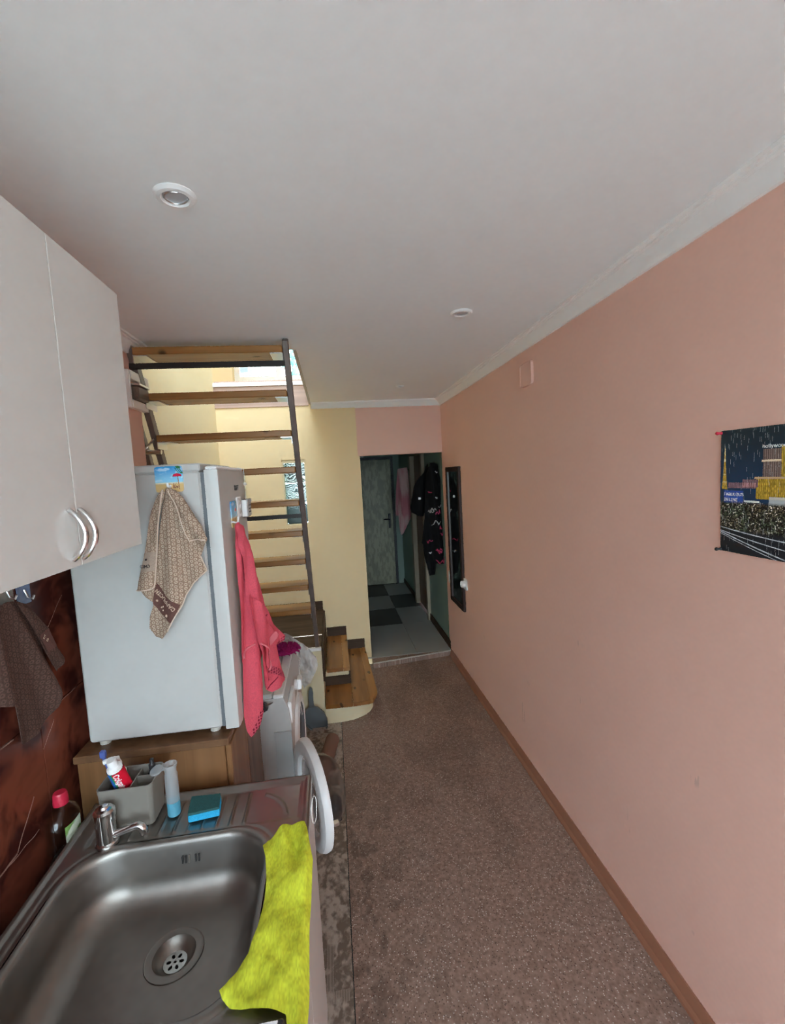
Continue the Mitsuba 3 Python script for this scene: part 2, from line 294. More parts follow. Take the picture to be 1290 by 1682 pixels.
# back wall with a slot for the glass blocks
GX0, GX1, GZ0, GZ1 = -0.437, -0.222, 1.385, 1.995
wb = struct('wall_back', cat(bx(-1.1, GX0, YB, YB + 0.12, -0.05, ZC), bx(GX1, 0.286, YB, YB + 0.12, -0.05, ZC), bx(GX0, GX1, YB, YB + 0.12, -0.05, GZ0), bx(GX0, GX1, YB, YB + 0.12, GZ1, ZC)), 'yellow_paint', 'warm yellow back wall behind the ladder and steps')
struct('wall_lintel', cat(bx(0.268, XR, YB - 0.006, YB + 0.12, 2.0, ZC)), 'pink_paint', 'salmon pink wall piece above the hall passage')
struct('wall_left', cat(bx(-1.1, -0.868, YF, 1.96, -0.05, 1.70), bx(-1.1, -0.9, YF, 1.96, 1.70, ZC), bx(-1.1, -0.9, 1.96, 2.41, -0.05, ZC)), 'pink_plain', 'salmon pink left wall behind the units')
struct('wall_stairwell', bx(-1.1, -0.98, 2.41, YB, -0.05, 5.2), 'cream_paint', 'pale yellow left wall of the stairwell')
# red marble tiles on the left wall
for j, (z0, z1) in enumerate(((0.60, 1.193), (1.196, 1.69))):
    ys = [-1.05, -0.45, 0.15, 0.75, 1.345, 1.94]
    for a, b in zip(ys[:-1], ys[1:]):
        add('tile', bx(-0.868, -0.85, a + 0.001, b - 0.001, z0, z1, 0.001), 'red_tile', 'wall_left', smooth=False)
# rear end of the room, behind the camera: a glazed end wall with balcony door lets the daylight in
struct('wall_front', cat(bx(-1.1, 1.2, YF - 0.12, YF, 2.44, ZC), bx(-1.1, -0.84, YF - 0.12, YF, -0.05, 2.44), bx(1.06, 1.2, YF - 0.12, YF, -0.05, 2.44), bx(-0.84, 0.1, YF - 0.12, YF, -0.05, 0.5)), 'white_trim', 'end wall around the balcony door')
def window(name, x0, x1, y, z0, z1, label, cols=1, fr=0.05, dep=0.06, bsdf='white_plastic'):
    fm = [bx(x0, x0 + fr, y, y + dep, z0, z1), bx(x1 - fr, x1, y, y + dep, z0, z1), bx(x0, x1, y, y + dep, z0, z0 + fr), bx(x0, x1, y, y + dep, z1 - fr, z1)]
    k = key_of(name); labels[k] = {'label': label, 'kind': 'structure'}
    xs = np.linspace(x0 + fr, x1 - fr, cols + 1)
    for x in xs[1:-1]: fm.append(bx(x - fr / 2, x + fr / 2, y, y + dep, z0, z1))
    add('frame', cat(*fm), bsdf, k, smooth=False)
    for a, b in zip(xs[:-1], xs[1:]):
        add('pane', trimesh.Trimesh([(a, y + dep / 2, z0 + fr), (b, y + dep / 2, z0 + fr), (b, y + dep / 2, z1 - fr), (a, y + dep / 2, z1 - fr)], [(0, 1, 2), (0, 2, 3)], process=False), 'pane_glass', k, smooth=False)
    return k
window('window_2', -0.84, 0.1, YF - 0.1, 0.5, 2.44, 'kitchen window in the end wall')
window('door_3', 0.1, 1.06, YF - 0.1, 0.02, 2.44, 'glazed balcony door in the end wall', fr=0.06)

# cornices: a small stepped profile swept along the wall-ceiling edges
def cornice(p0, p1, inward, size=0.06):
    p0, p1, w = np.array(p0, float), np.array(p1, float), np.array(inward, float)
    prof = [(0, 0), (0, -size), (0.012, -size), (0.016, -size * 0.82), (0.022, -size * 0.66), (size * 0.62, -size * 0.30), (size * 0.80, -0.016), (size * 0.84, -0.011), (size, -0.010), (size, 0)]
    d = p1 - p0; L = np.linalg.norm(d); d /= L
    m = trimesh.creation.extrude_polygon(Polygon(prof), L, engine='earcut'); M = np.eye(4); M[:3, 0], M[:3, 1], M[:3, 2], M[:3, 3] = w, (0, 0, 1), d, p0
    m.apply_transform(M); 
    if np.linalg.det(M[:3, :3]) < 0: m.invert()
    return m
struct('trim_1', cornice((XR, YF, ZC), (XR, YB, ZC), (-1, 0, 0), 0.062), 'white_trim', 'white cornice along the top of the long pink wall', smooth=25)
struct('trim_2', cornice((0.262, YB - 0.006, ZC), (XR, YB - 0.006, ZC), (0, -1, 0), 0.058), 'white_trim', 'white cornice above the pink passage wall', smooth=25)
struct('trim_3', cornice((OX + 0.012, YB, ZC), (0.262, YB, ZC), (0, -1, 0), 0.052), 'white_trim', 'white cornice above the yellow wall', smooth=25)
struct('trim_4', cornice((-0.9, 1.30, ZC), (-0.9, 2.41, ZC), (1, 0, 0), 0.06), 'white_trim', 'white cornice over the left pink wall by the ladder', smooth=25)
bb = [(0, 0), (0, 0.062), (-0.006, 0.062), (-0.010, 0.050), (-0.016, 0.034), (-0.017, 0.022), (-0.026, 0.012), (-0.028, 0)]
m = trimesh.creation.extrude_polygon(Polygon(bb), 4.245 - YF, engine='earcut'); M = np.eye(4); M[:3, 0], M[:3, 1], M[:3, 2], M[:3, 3] = (1, 0, 0), (0, 0, 1), (0, 1, 0), (XR, YF, 0)
m.apply_transform(M); m.invert()
struct('baseboard_right', m, 'baseboard_wood', 'reddish brown baseboard under the long pink wall', smooth=25)
# hatch lining
struct('trim_5', cat(bx(OX - 0.004, OX + 0.014, OY0, OY1, ZC - 0.004, ZC + 0.2)), 'trim_grey', 'greyish edge trim on the right side of the ceiling hatch', smooth=False)
struct('trim_6', cat(bx(-0.98, OX - 0.004, YB - 0.012, YB, ZC - 0.02, ZC + 0.165)), 'pinkish_wood', 'wooden fascia board on the far side of the ceiling hatch', smooth=False)
struct('trim_7', bx(-0.98, OX - 0.004, YB - 0.03, YB + 0.02, ZC + 0.165, ZC + 0.20), 'white_trim', 'white edge strip on the wooden hatch fascia', smooth=False)

# passage threshold and hall
HF = 0.05
struct('threshold', prism([(0.286, 4.13), (XR, 4.245), (XR, 4.40), (0.286, 4.40)], -0.05, HF - 0.004), 'floor_linoleum', 'worn brown raised threshold of the passage')
add('edge_strip', prism([(0.287, 4.128), (XR, 4.243), (XR, 4.26), (0.287, 4.145)], HF - 0.006, HF + 0.001), 'trim_grey', 'threshold', smooth=False)
struct('hall_floor', bx(-0.08, 1.2, 4.40, 7.3, -0.05, HF - 0.006), 'grout', 'hall floor under the large square tiles')
def hall_tile(x0, x1, y0, y1, dark):
    add('tile', bx(x0 + 0.0015, x1 - 0.0015, y0 + 0.0015, y1 - 0.0015, HF - 0.006, HF, 0.0008), 'hall_tile_dark' if dark else 'hall_tile_light', 'hall_floor', smooth=False)
xs = [-0.068, 0.10, 0.735, 1.078]; ys = [4.26, 5.17, 5.81, 6.45, 7.14]
for i in range(3):
    for j in range(4):
        hall_tile(xs[i], xs[i + 1], ys[j], ys[j + 1], j > 0 and (i + j) % 2 == 0)
HX = 1.085
struct('hall_wall_right', cat(bx(HX, 1.2, YB + 0.02, 5.2, -0.05, 2.5), bx(HX, 1.2, 6.02, 7.3, -0.05, 2.5), bx(HX, 1.2, 5.2, 6.02, 2.06, 2.5)), 'green_paint', 'grey-green hall wall beyond the passage')
struct('hall_wall_back', cat(bx(-0.19, 0.40, 7.15, 7.3, 0, 2.5), bx(0.985, 1.2, 7.15, 7.3, 0, 2.5), bx(0.40, 0.985, 7.15, 7.3, 2.055, 2.5), bx(0.3, 1.1, 7.18, 7.3, 0.0, 2.5)), 'green_paint', 'grey-green wall around the hall door')
struct('hall_wall_left', bx(-0.19, -0.07, YB + 0.12, 7.3, -0.05, 2.5), 'green_paint', 'grey-green hall wall on the left')
struct('hall_ceiling', bx(-0.19, 1.2, YB + 0.12, 7.3, 2.45, 2.6), 'ceiling_paint', 'hall ceiling')
struct('baseboard_hall', bx(HX - 0.014, HX, YB - 0.02, 5.2, HF, HF + 0.085, 0.003), 'dark_board', 'dark brown baseboard in the hall', smooth=False)
struct('baseboard_hall_end', bx(HX - 0.014, HX, 6.06, 7.15, HF, HF + 0.07, 0.003), 'dark_board', 'dark brown baseboard beside the far hall door', smooth=False)
d1 = struct('door_1', bx(0.40, 0.945, 7.12, 7.16, HF + 0.01, 2.045, 0.004), 'door_vinyl', 'olive grey padded hall door with mottled surface')
add('handle_plate', bx(0.868, 0.905, 7.105, 7.12, 0.96, 1.19, 0.004), 'black_plastic', d1)
hp = add('handle_lever', tube([(0.886, 7.115, 1.10), (0.886, 7.07, 1.10), (0.87, 7.062, 1.10), (0.79, 7.062, 1.105)], 0.009), 'black_plastic', d1)
add('frame', cat(bx(0.945, 0.985, 7.11, 7.17, HF, 2.09), bx(0.36, 0.985, 7.11, 7.17, 2.045, 2.09)), 'black_plastic', d1, smooth=False)
d2 = struct('door_2', bx(HX + 0.02, HX + 0.06, 5.26, 5.96, HF + 0.01, 2.03, 0.003), 'brown_jamb', 'brown side door in the hall wall')
add('frame', cat(bx(HX - 0.035, HX + 0.07, 5.96, 6.06, HF, 2.08), bx(HX - 0.035, HX + 0.07, 5.26, 6.06, 2.03, 2.08), bx(HX - 0.035, HX + 0.07, 5.19, 5.26, HF, 2.08)), 'jamb_wood', d2, smooth=False)
mb = thing('meter_box', 'small pale junction box above the far hall door', 'junction box')
add('housing', bx(0.40, 0.53, 7.09, 7.15, 2.09, 2.20, 0.006), 'white_plastic', mb)
add('lens', lathe([(0, 0), (0.02, 0), (0.016, 0.01), (0, 0.012)], 16, (0, -1, 0), (0.46, 7.09, 2.15)), 'black_plastic', mb)

# glass block window in the back wall
def block_col(p, n, uv):
    w = fbm(p.x * 40, p.z * 26, 0, 3); a = dr.sin(p.z * 300 + 14 * w + 26 * noise(p.x * 14, p.z * 9, 2)); b = dr.sin(p.x * 280 + 16 * w)
    s = smoothstep(-0.1, 0.3, dr.select(noise(p.x * 11 + 5, p.z * 11, 1) > 0.5, a, a * 0.6 + b * 0.5))
    return mix(mi.Color3f(0.05, 0.06, 0.06), mi.Color3f(0.9, 0.95, 0.95), s * smoothstep(1.52, 1.62, p.z) + 0.04)
scene['glass_block_pattern'] = {'type': 'principledthin', 'base_color': proc(block_col), 'roughness': 0.15, 'diff_trans': 1.7}
w1 = key_of('window_1'); labels[w1] = {'label': 'narrow slot of three stacked patterned glass blocks in the yellow wall', 'kind': 'structure'}
add('frame', cat(bx(GX0, GX0 + 0.012, YB + 0.012, YB + 0.1, GZ0, GZ1), bx(GX1 - 0.012, GX1, YB + 0.012, YB + 0.1, GZ0, GZ1), bx(GX0, GX1, YB + 0.012, YB + 0.1, GZ0, GZ0 + 0.012), bx(GX0, GX1, YB + 0.012, YB + 0.1, GZ1 - 0.03, GZ1)), 'cream_paint', w1, smooth=False)
hz = (GZ1 - GZ0 - 0.055) / 3
for i in range(3):
    z0 = GZ0 + 0.014 + i * (hz + 0.006)
    gb = bx(GX0 + 0.016, GX1 - 0.016, YB + 0.03, YB + 0.1, z0, z0 + hz, 0.012); gb.update_faces(gb.face_normals[:, 1] < 0.9)
    add('glass_block', gb, 'glass_block_pattern', w1, smooth=20)

# ------------------------------------------------------------------ room above, seen through the hatch
struct('upper_floor', cat(bx(-1.1, -0.98, 2.0, 2.45, 2.69, 2.72), bx(OX + 0.014, 2.2, -0.2, 7.0, 2.69, 2.72), bx(-0.98, OX + 0.014, -0.2, OY0, 2.69, 2.72), bx(-1.1, OX + 0.014, YB + 0.02, 7.0, 2.60, 2.72)), 'pinkish_wood', 'plank floor of the room above', smooth=False)
struct('upper_wall_left', cat(bx(-1.1, -0.98, YB, 5.2, 2.5, 5.2), bx(-1.1, -0.98, -0.2, 2.45, 2.72, 5.2), bx(-1.6, -1.1, 5.08, 5.2, 2.5, 5.2), bx(-1.75, -1.6, 5.08, 7.0, 2.5, 5.2), bx(-1.75, -1.1, 5.2, 7.0, 2.5, 2.72)), 'yellow_paint', 'yellow left wall of the upper room')
struct('upper_wall_right', bx(2.2, 2.32, -0.2, 7.0, 2.7, 5.2), 'cream_paint', 'pale right wall of the upper room')
struct('upper_wall_back', cat(bx(-1.75, -1.22, 6.6, 6.72, 2.72, 5.2), bx(0.5, 2.32, 6.6, 6.72, 2.72, 5.2), bx(-1.22, 0.5, 6.6, 6.72, 2.72, 3.19), bx(-1.22, 0.5, 6.6, 6.72, 4.7, 5.2)), 'cream_paint', 'pale end wall of the upper room around its window')
struct('upper_wall_front', cat(bx(-1.1, 2.32, -0.32, -0.2, 2.7, 3.2), bx(-1.1, 2.32, -0.32, -0.2, 5.12, 5.2), bx(-1.1, -0.9, -0.32, -0.2, 3.2, 5.12), bx(2.1, 2.32, -0.32, -0.2, 3.2, 5.12)), 'cream_paint', 'near wall of the upper room')
roof = Polygon([(-1.75, -0.32), (2.32, -0.32), (2.32, 6.72), (-1.75, 6.72)], [[(-1.05, -0.2), (0.5, -0.2), (0.5, 3.6), (-1.05, 3.6)]])
struct('upper_ceiling', prism(roof, 5.2, 5.32), 'ceiling_paint', 'upper room ceiling with a roof window')
window('window_3', -1.22, 0.5, 6.62, 3.19, 4.7, 'white upstairs window looking out to greenery', cols=3, fr=0.07)
window('window_4', -0.9, 2.1, -0.30, 3.2, 5.12, 'wide window in the near wall upstairs', cols=2, fr=0.06)

# outside the upper window: a tree and a house
random.seed(4)
tr = thing('leafy_tree', 'bluish green leafy tree outside the upstairs window', 'tree')
add('trunk', cat(cyl((1.2, 10.9, -1.0), (1.1, 10.9, 5.2), 0.14, 10, 0.07), cyl((1.1, 10.9, 3.5), (0.2, 10.8, 5.6), 0.06, 8, 0.03), cyl((1.1, 10.9, 3.9), (2.2, 11.0, 5.9), 0.06, 8, 0.03)), 'brown_jamb', tr)
mat('leaf_teal', lambda p, n, uv: mix(mi.Color3f(0.05, 0.22, 0.18), mi.Color3f(0.16, 0.42, 0.36), noise(p.x * 4, p.y * 4, p.z * 4)), 0.6)
N = 9000; c = rng.normal(size=(N, 3)); c /= np.linalg.norm(c, axis=1, keepdims=True); c *= (rng.random((N, 1)) ** 0.4) * np.array([2.3, 1.6, 2.0]); c += (1.15, 10.9, 5.2)
a = rng.normal(size=(N, 3)); a /= np.linalg.norm(a, axis=1, keepdims=True); b = np.cross(a, rng.normal(size=(N, 3))); b /= np.linalg.norm(b, axis=1, keepdims=True)
v = np.stack([c - 0.10 * a, c + 0.045 * b, c + 0.10 * a, c - 0.045 * b], 1).reshape(-1, 3); i = np.arange(N)[:, None] * 4
k = add('foliage', trimesh.Trimesh(v, np.vstack([i + [0, 1, 2], i + [0, 2, 3]]), process=False), 'leaf_teal', tr, smooth=False); labels[k] = {'kind': 'stuff', 'label': 'bluish green leaves'}
hs = thing('neighbour_house', 'grey-beige house wall seen through the upstairs window', 'house')
mat('house_grey', paint((0.24, 0.235, 0.21), 0.08, 2), 0.7)
add('wall', bx(-6.5, -1.62, 12.6, 15.0, -1.0, 8.0), 'house_grey', hs, smooth=False)
for x in (-2.6, -4.2): 
    wk = add('window', cat(bx(x, x + 0.06, 12.56, 12.6, 4.6, 6.0), bx(x + 0.64, x + 0.7, 12.56, 12.6, 4.6, 6.0), bx(x, x + 0.7, 12.56, 12.6, 4.6, 4.66), bx(x, x + 0.7, 12.56, 12.6, 5.94, 6.0)), 'white_trim', hs, smooth=False)
    add('pane', bx(x + 0.06, x + 0.64, 12.58, 12.595, 4.66, 5.94), 'gasket_grey', wk, smooth=False)

# ------------------------------------------------------------------ corner steps and landing
LZ, LX, LY = 0.575, -0.148, 3.29
sc = thing('corner_steps', 'cream corner steps with orange-brown wooden treads and a landing under the ladder', 'steps')
arc = [(-0.03 + 0.25 * math.cos(t), 3.475 + 0.21 * math.sin(t)) for t in np.linspace(-math.pi / 2, 0, 14)]
base = cat(prism([(LX, 3.265)] + arc + [(0.22, YB - 0.002), (LX, YB - 0.002)], 0.0, 0.128), prism([(LX, 3.56), (0.045, 3.56), (0.045, YB - 0.002), (LX, YB - 0.002)], 0.128, 0.272))
add('base_block', base, 'cream_paint', sc, smooth=30)
add('landing_block', bx(-0.978, LX - 0.001, LY, YB - 0.002, 0.0, LZ - 0.022), 'cream_paint', sc, smooth=False)
# treads of the first step: three boards, the outer one with its cut corner
def board(poly, z0, z1, bsdf): add('tread_board', prism(poly, z0, z1), bsdf, sc, smooth=False)
board([(LX + 0.006, 3.235), (0.058, 3.225), (0.058, 3.56), (LX + 0.006, 3.56)], 0.128, 0.158, 'step_wood')
board([(0.060, 3.225), (0.186, 3.235), (0.172, YB - 0.012), (0.060, YB - 0.012)], 0.128, 0.158, 'step_wood')
board([(0.187, 3.236), (0.205, 3.24), (0.252, 3.37), (0.225, YB - 0.012), (0.173, YB - 0.012)], 0.128, 0.158, 'step_wood_pale')
board([(LX + 0.02, 3.525), (0.004, 3.525), (0.004, YB - 0.012), (LX + 0.02, YB - 0.012)], 0.272, 0.302, 'step_wood')
board([(0.005, 3.525), (0.056, 3.525), (0.056, YB - 0.012), (0.005, YB - 0.012)], 0.272, 0.302, 'step_wood_pale')
for q in (bx(LX + 0.002, 0.056, 3.548, 3.56, 0.158, 0.228), bx(0.061, 0.225, YB - 0.014, YB - 0.001, 0.155, 0.245), bx(LX + 0.02, 0.056, YB - 0.014, YB - 0.001, 0.30, 0.385),
          bx(0.045, 0.057, 3.56, YB - 0.014, 0.158, 0.272), bx(LX - 0.012, LX + 0.014, LY + 0.03, YB - 0.001, 0.300, LZ - 0.02)):
    add('skirting', q, 'dark_board', sc, smooth=False)
add('landing_board', bx(-0.978, LX, LY + 0.012, LY + 0.27, LZ - 0.022, LZ, 0.002), 'dark_board', sc, smooth=False)
add('landing_board', bx(-0.978, LX, LY + 0.278, YB - 0.016, LZ - 0.022, LZ, 0.002), 'dark_board', sc, smooth=False)
add('joint_strip', bx(-0.978, LX, LY + 0.266, LY + 0.282, LZ - 0.004, LZ + 0.003, 0.001), 'bright_steel', sc, smooth=False)
add('nosing', bx(-0.978, LX, LY - 0.012, LY + 0.012, LZ - 0.022, LZ + 0.003, 0.003), 'white_trim', sc)
add('landing_skirting', bx(-0.978, LX - 0.002, YB - 0.014, YB - 0.001, LZ, LZ + 0.075), 'dark_board', sc, smooth=False)

# ------------------------------------------------------------------ loft ladder
ld = thing('loft_ladder', 'steep dark steel loft ladder with orange-brown wooden treads', 'ladder')
def lad(z): return 2.315 + (2.46 - z) * (3.30 - 2.315) / (2.46 - LZ)
xl, xr = -0.884, -0.175
dn = np.array([0, 1.0, 0.5237]); dn /= np.linalg.norm(dn)
for x in (xl, xr):
    add('stringer', bar((x, lad(LZ + 0.022), LZ + 0.022), (x, lad(2.492), 2.492), 0.028, 0.05, up=(0, 1, 0.5), b=0.003), 'ladder_steel', ld)
tz = [2.462 - 0.1915 * i for i in range(9)]
for i, z in enumerate(tz):
    y = lad(z) - 0.035
    tread = bx(xl + 0.016, xr - 0.016, y, y + 0.175, z - 0.034, z, 0.004)
    add('tread', tread, 'tread_wood', ld, smooth=False)
    for x, s in ((xl, 1), (xr, -1)):
        add('bracket', cat(bx(min(x + s * 0.014, x + s * 0.075), max(x + s * 0.014, x + s * 0.075), y + 0.012, y + 0.15, z - 0.038, z - 0.034), bx(min(x + s * 0.014, x + s * 0.017), max(x + s * 0.014, x + s * 0.017), y + 0.012, y + 0.15, z - 0.07, z - 0.034)), 'bright_steel' if i in (0, 1, 2) else 'ladder_steel', ld, smooth=False)
add('crossbar', bar((-0.925, lad(2.38) - 0.035, 2.385), (xr - 0.01, lad(2.38) - 0.035, 2.385), 0.012, 0.026), 'black_steel', ld)
add('crossbar', bar((xl, lad(1.60) - 0.035, 1.60), (xr - 0.01, lad(1.60) - 0.035, 1.60), 0.012, 0.024), 'black_steel', ld)
hx = -0.945
hr = add('handrail', bar((hx, lad(1.2) - 0.01, 1.2), (hx, lad(2.24) - 0.01, 2.24), 0.026, 0.04, up=(0, 1, 0.5), b=0.003), 'ladder_steel', ld)
for z in (2.32, 2.04):
    add('link_arm', bar((hx - 0.005, lad(z) - 0.05, z - 0.05), (xl, lad(z) - 0.04, z + 0.02), 0.006, 0.018, up=(0, 1, 0)), 'bright_steel', ld)
add('joint', cyl((hx - 0.02, lad(2.0) - 0.03, 2.0), (xl + 0.02, lad(2.0) - 0.03, 1.995), 0.012, 12), 'bright_steel', ld)
# the wooden bracket with the roll on the left wall
br = thing('wall_bracket', 'small white wooden bracket on the left pink wall beside the ladder top', 'bracket')
add('top_board', bx(-0.9, -0.872, 2.255, 2.46, 2.315, 2.355, 0.002), 'white_trim', br, smooth=False)
add('bottom_board', bx(-0.9, -0.872, 2.255, 2.46, 2.185, 2.222, 0.002), 'white_trim', br, smooth=False)
add('side_board', bx(-0.9, -0.875, 2.235, 2.255, 2.185, 2.355, 0.002), 'white_trim', br, smooth=False)
ro = thing('winding_box', 'brown box with a shiny blue-white top held inside the white wall bracket', 'box')
add('box_body', bx(-0.898, -0.848, 2.262, 2.385, 2.224, 2.285, 0.006), 'brown_roll', ro)
add('top_plate', bx(-0.897, -0.842, 2.260, 2.387, 2.286, 2.297, 0.002), 'bright_steel', ro, smooth=False)

# ------------------------------------------------------------------ wall and ceiling fittings
def downlight(x, y, label, R=0.048):
    k = thing('ceiling_spotlight', label, 'ceiling light')
    add('trim_ring', lathe([(R * 0.60, 0.0), (R * 0.60, -0.004), (R * 0.68, -0.009), (R * 0.86, -0.008), (R, -0.002), (R, 0)], 40, (0, 0, 1), (x, y, ZC)), 'white_plastic', k)
    add('bulb', lathe([(0, -0.002), (R * 0.5, -0.002), (R * 0.58, -0.005), (R * 0.60, 0.0), (0, 0.0)], 32, (0, 0, 1), (x, y, ZC)), 'lamp_glass', k)
    pts = [(x + R * 0.5 * math.cos(t), y + R * 0.5 * math.sin(t), ZC - 0.006) for t in np.linspace(0.4, 5.2, 24)]
    add('clip', tube(pts, 0.0012, 6), 'chrome', k)
downlight(-0.32, 1.184, 'near round white ceiling spotlight above the kitchen units')
downlight(0.609, 1.972, 'middle round white ceiling spotlight near the long pink wall')
downlight(0.585, 3.588, 'small farthest ceiling spotlight, near the passage', 0.036)
jb = thing('junction_cover', 'pink painted rounded square cover plate high on the long pink wall', 'cover plate')
rr = Polygon([(2.295, 2.262), (2.405, 2.262), (2.405, 2.352), (2.295, 2.352)]).buffer(0.016)
def wall_plate(poly, x0, x1):
    m = prism(poly, 0, x1 - x0); M = np.eye(4); M[:3, :3] = np.array([[0, 0, -1], [1, 0, 0], [0, 1, 0]], float); M[:3, 3] = (x1, 0, 0); m.apply_transform(M); return m
add('plate', wall_plate(rr, XR - 0.012, XR), 'pink_plain', jb)
add('rim', wall_plate(rr.difference(rr.buffer(-0.004)), XR - 0.0145, XR - 0.011), 'pink_plain', jb, smooth=False)
def socket(y, z, label, w=0.08):
    k = thing('wall_socket', label, 'socket')
    add('plate', wall_plate(Polygon([(y - w / 2, z - w / 2), (y + w / 2, z - w / 2), (y + w / 2, z + w / 2), (y - w / 2, z + w / 2)]).buffer(0.006), XR - 0.012, XR), 'white_plastic', k)
    add('cup', lathe([(0.030, 0), (0.030, 0.028), (0.024, 0.032), (0.020, 0.018), (0, 0.016)], 24, (-1, 0, 0), (XR - 0.012, y, z)), 'white_plastic', k)
socket(3.66, 0.855, 'white wall socket right of the tall mirror near its bottom')
k = thing('light_switch', 'white switch plate left of the tall mirror near the passage corner', 'switch')
add('plate', wall_plate(Polygon([(4.10, 0.76), (4.165, 0.76), (4.165, 0.86), (4.10, 0.86)]).buffer(0.005), XR - 0.02, XR), 'white_plastic', k)
add('rocker', wall_plate(Polygon([(4.115, 0.775), (4.15, 0.775), (4.15, 0.845), (4.115, 0.845)]), XR - 0.026, XR - 0.018), 'white_plastic', k, smooth=False)
mr = thing('tall_mirror', 'tall narrow mirror in a dark frame on the long pink wall', 'mirror')
my0, my1, mz0, mz1, fr = 3.685, 4.105, 0.604, 1.850, 0.045
def yz_frame(y0, y1, z0, z1, w, x0, x1): return cat(bx(x0, x1, y0, y0 + w, z0, z1, 0.004), bx(x0, x1, y1 - w, y1, z0, z1, 0.004), bx(x0, x1, y0, y1, z0, z0 + w, 0.004), bx(x0, x1, y0, y1, z1 - w, z1, 0.004))
add('frame', yz_frame(my0, my1, mz0, mz1, fr, XR - 0.024, XR), 'mirror_frame', mr, smooth=False)
add('glass', bx(XR - 0.012, XR - 0.004, my0 + 0.03, my1 - 0.03, mz0 + 0.03, mz1 - 0.03), 'mirror_glass', mr, smooth=False)

# poster: a rainy city at night
PY, PZ0, PZ1 = 1.127, 1.556, 1.887
def poster_col(p, n, uv):
    u, v = (PY - p.y), (p.z - PZ0) / (PZ1 - PZ0)
    c = mix(mi.Color3f(0.010, 0.035, 0.085), mi.Color3f(0.006, 0.022, 0.035), smoothstep(0.5, 1.0, v))
    def rect(u0, u1, v0, v1): return dr.select((u > u0) & (u < u1) & (v > v0) & (v < v1), 1.0, 0.0)
    gold = mi.Color3f(0.62, 0.40, 0.05); lit = mi.Color3f(0.9, 0.82, 0.55)
    # lattice tower
    hw = 0.0016 + 0.0072 * dr.power(dr.clip((0.86 - v) / 0.34, 0, 1), 1.7); t = dr.select((dr.abs(u - 0.0135) < hw) & (v > 0.52) & (v < 0.86), 1.0, 0.0)
    c = mix(c, gold * (0.15 + 1.3 * noise(u * 900, v * 150, 0)), t)
    c = mix(c, lit, rect(0.0105, 0.0165, 0.745, 0.765) * 0.9 + rect(0.009, 0.018, 0.635, 0.645) * 0.7 + rect(0.006, 0.021, 0.575, 0.583) * 0.7 + rect(0.0125, 0.0145, 0.80, 0.86))
    # tall block, its upper part grey, its lower part gold
    ribs = 0.45 + 0.55 * smoothstep(0.3, 0.7, 0.5 + 0.5 * dr.sin(u * 1150))
    c = mix(c, mi.Color3f(0.24, 0.17, 0.15) * ribs, rect(0.122, 0.23, 0.58, 0.83) + rect(0.29, 0.33, 0.44, 0.66) + rect(0.42, 0.47, 0.44, 0.76))
    c = mix(c, mi.Color3f(0.75, 0.62, 0.45), rect(0.118, 0.235, 0.735, 0.75))
    c = mix(c, gold * (0.35 + 0.9 * ribs * noise(u * 500, v * 60, 2)), rect(0.105, 0.27, 0.45, 0.615) + rect(0.168, 0.23, 0.6, 0.85) + rect(0.34, 0.40, 0.44, 0.70))
    c = mix(c, mi.Color3f(0.55, 0.38, 0.22), rect(0.10, 0.275, 0.605, 0.622))
    # low block and bright signs
    c = mix(c, mi.Color3f(0.22, 0.13, 0.16) * (0.4 + noise(u * 700, v * 30, 1)), rect(0.025, 0.105, 0.53, 0.575) + rect(0.067, 0.11, 0.54, 0.60))
    c = mix(c, mi.Color3f(0.02, 0.07, 0.35), rect(0.012, 0.070, 0.40, 0.51))
    c = mix(c, mi.Color3f(0.75, 0.82, 0.8), rect(0.072, 0.115, 0.42, 0.435) + rect(0.14, 0.18, 0.40, 0.47) * 0.6)
    # palms and street glitter
    f = fbm(u * 330, v * 105, 5, 4); lo = smoothstep(0.43, 0.40, v)
    c = mix(c, mix(mi.Color3f(0.006, 0.006, 0.006), mix(mi.Color3f(0.17, 0.12, 0.07), mi.Color3f(0.05, 0.10, 0.05), noise(u * 40, v * 12, 8)), smoothstep(0.47, 0.72, f)), lo)
    c = mix(c, mi.Color3f(0.85, 0.8, 0.72), smoothstep(0.80, 0.88, noise(u * 420, v * 130, 9)) * lo * smoothstep(0.17, 0.22, v))
    # wet road with light trails
    c = mix(c, mi.Color3f(0.012, 0.016, 0.022), smoothstep(0.20, 0.17, v))
    for a, s, w in ((0.205, -0.45, 0.007), (0.175, -0.62, 0.006), (0.165, -0.95, 0.008), (0.15, -1.02, 0.005)):
        d = dr.abs(v - (a + s * u + 0.6 * u * u)); c = mix(c, mi.Color3f(0.85, 0.9, 1.0), smoothstep(w, 0.0, d) * (0.35 + 0.65 * noise(u * 90, a * 50, 0)))
    # rain
    r = cell_rand(dr.floor(u * 700), dr.floor(v * 26 + 7 * cell_rand(dr.floor(u * 700), 1, 1)), 2)
    c = mix(c, mi.Color3f(0.55, 0.6, 0.62), dr.select(r > 0.955, 0.32, 0.0))
    return c
mat('poster_print', poster_col, 0.35)
po = thing('poster', 'night city poster with lit towers and rain pinned to the long pink wall', 'poster')
sv, sf, suv = cloth(Polygon([(0, 0), (0.5, 0), (0.5, PZ1 - PZ0), (0, PZ1 - PZ0)]), lambda a, b: 0.004 + 0.002 * np.sin(a * 14 + b * 9), 0.0008, 0.012)
pw = np.c_[XR - sv[:, 2], PY - sv[:, 0], PZ0 + sv[:, 1]]
add('print', trimesh.Trimesh(pw, sf, process=False), 'poster_print', po, smooth=True)
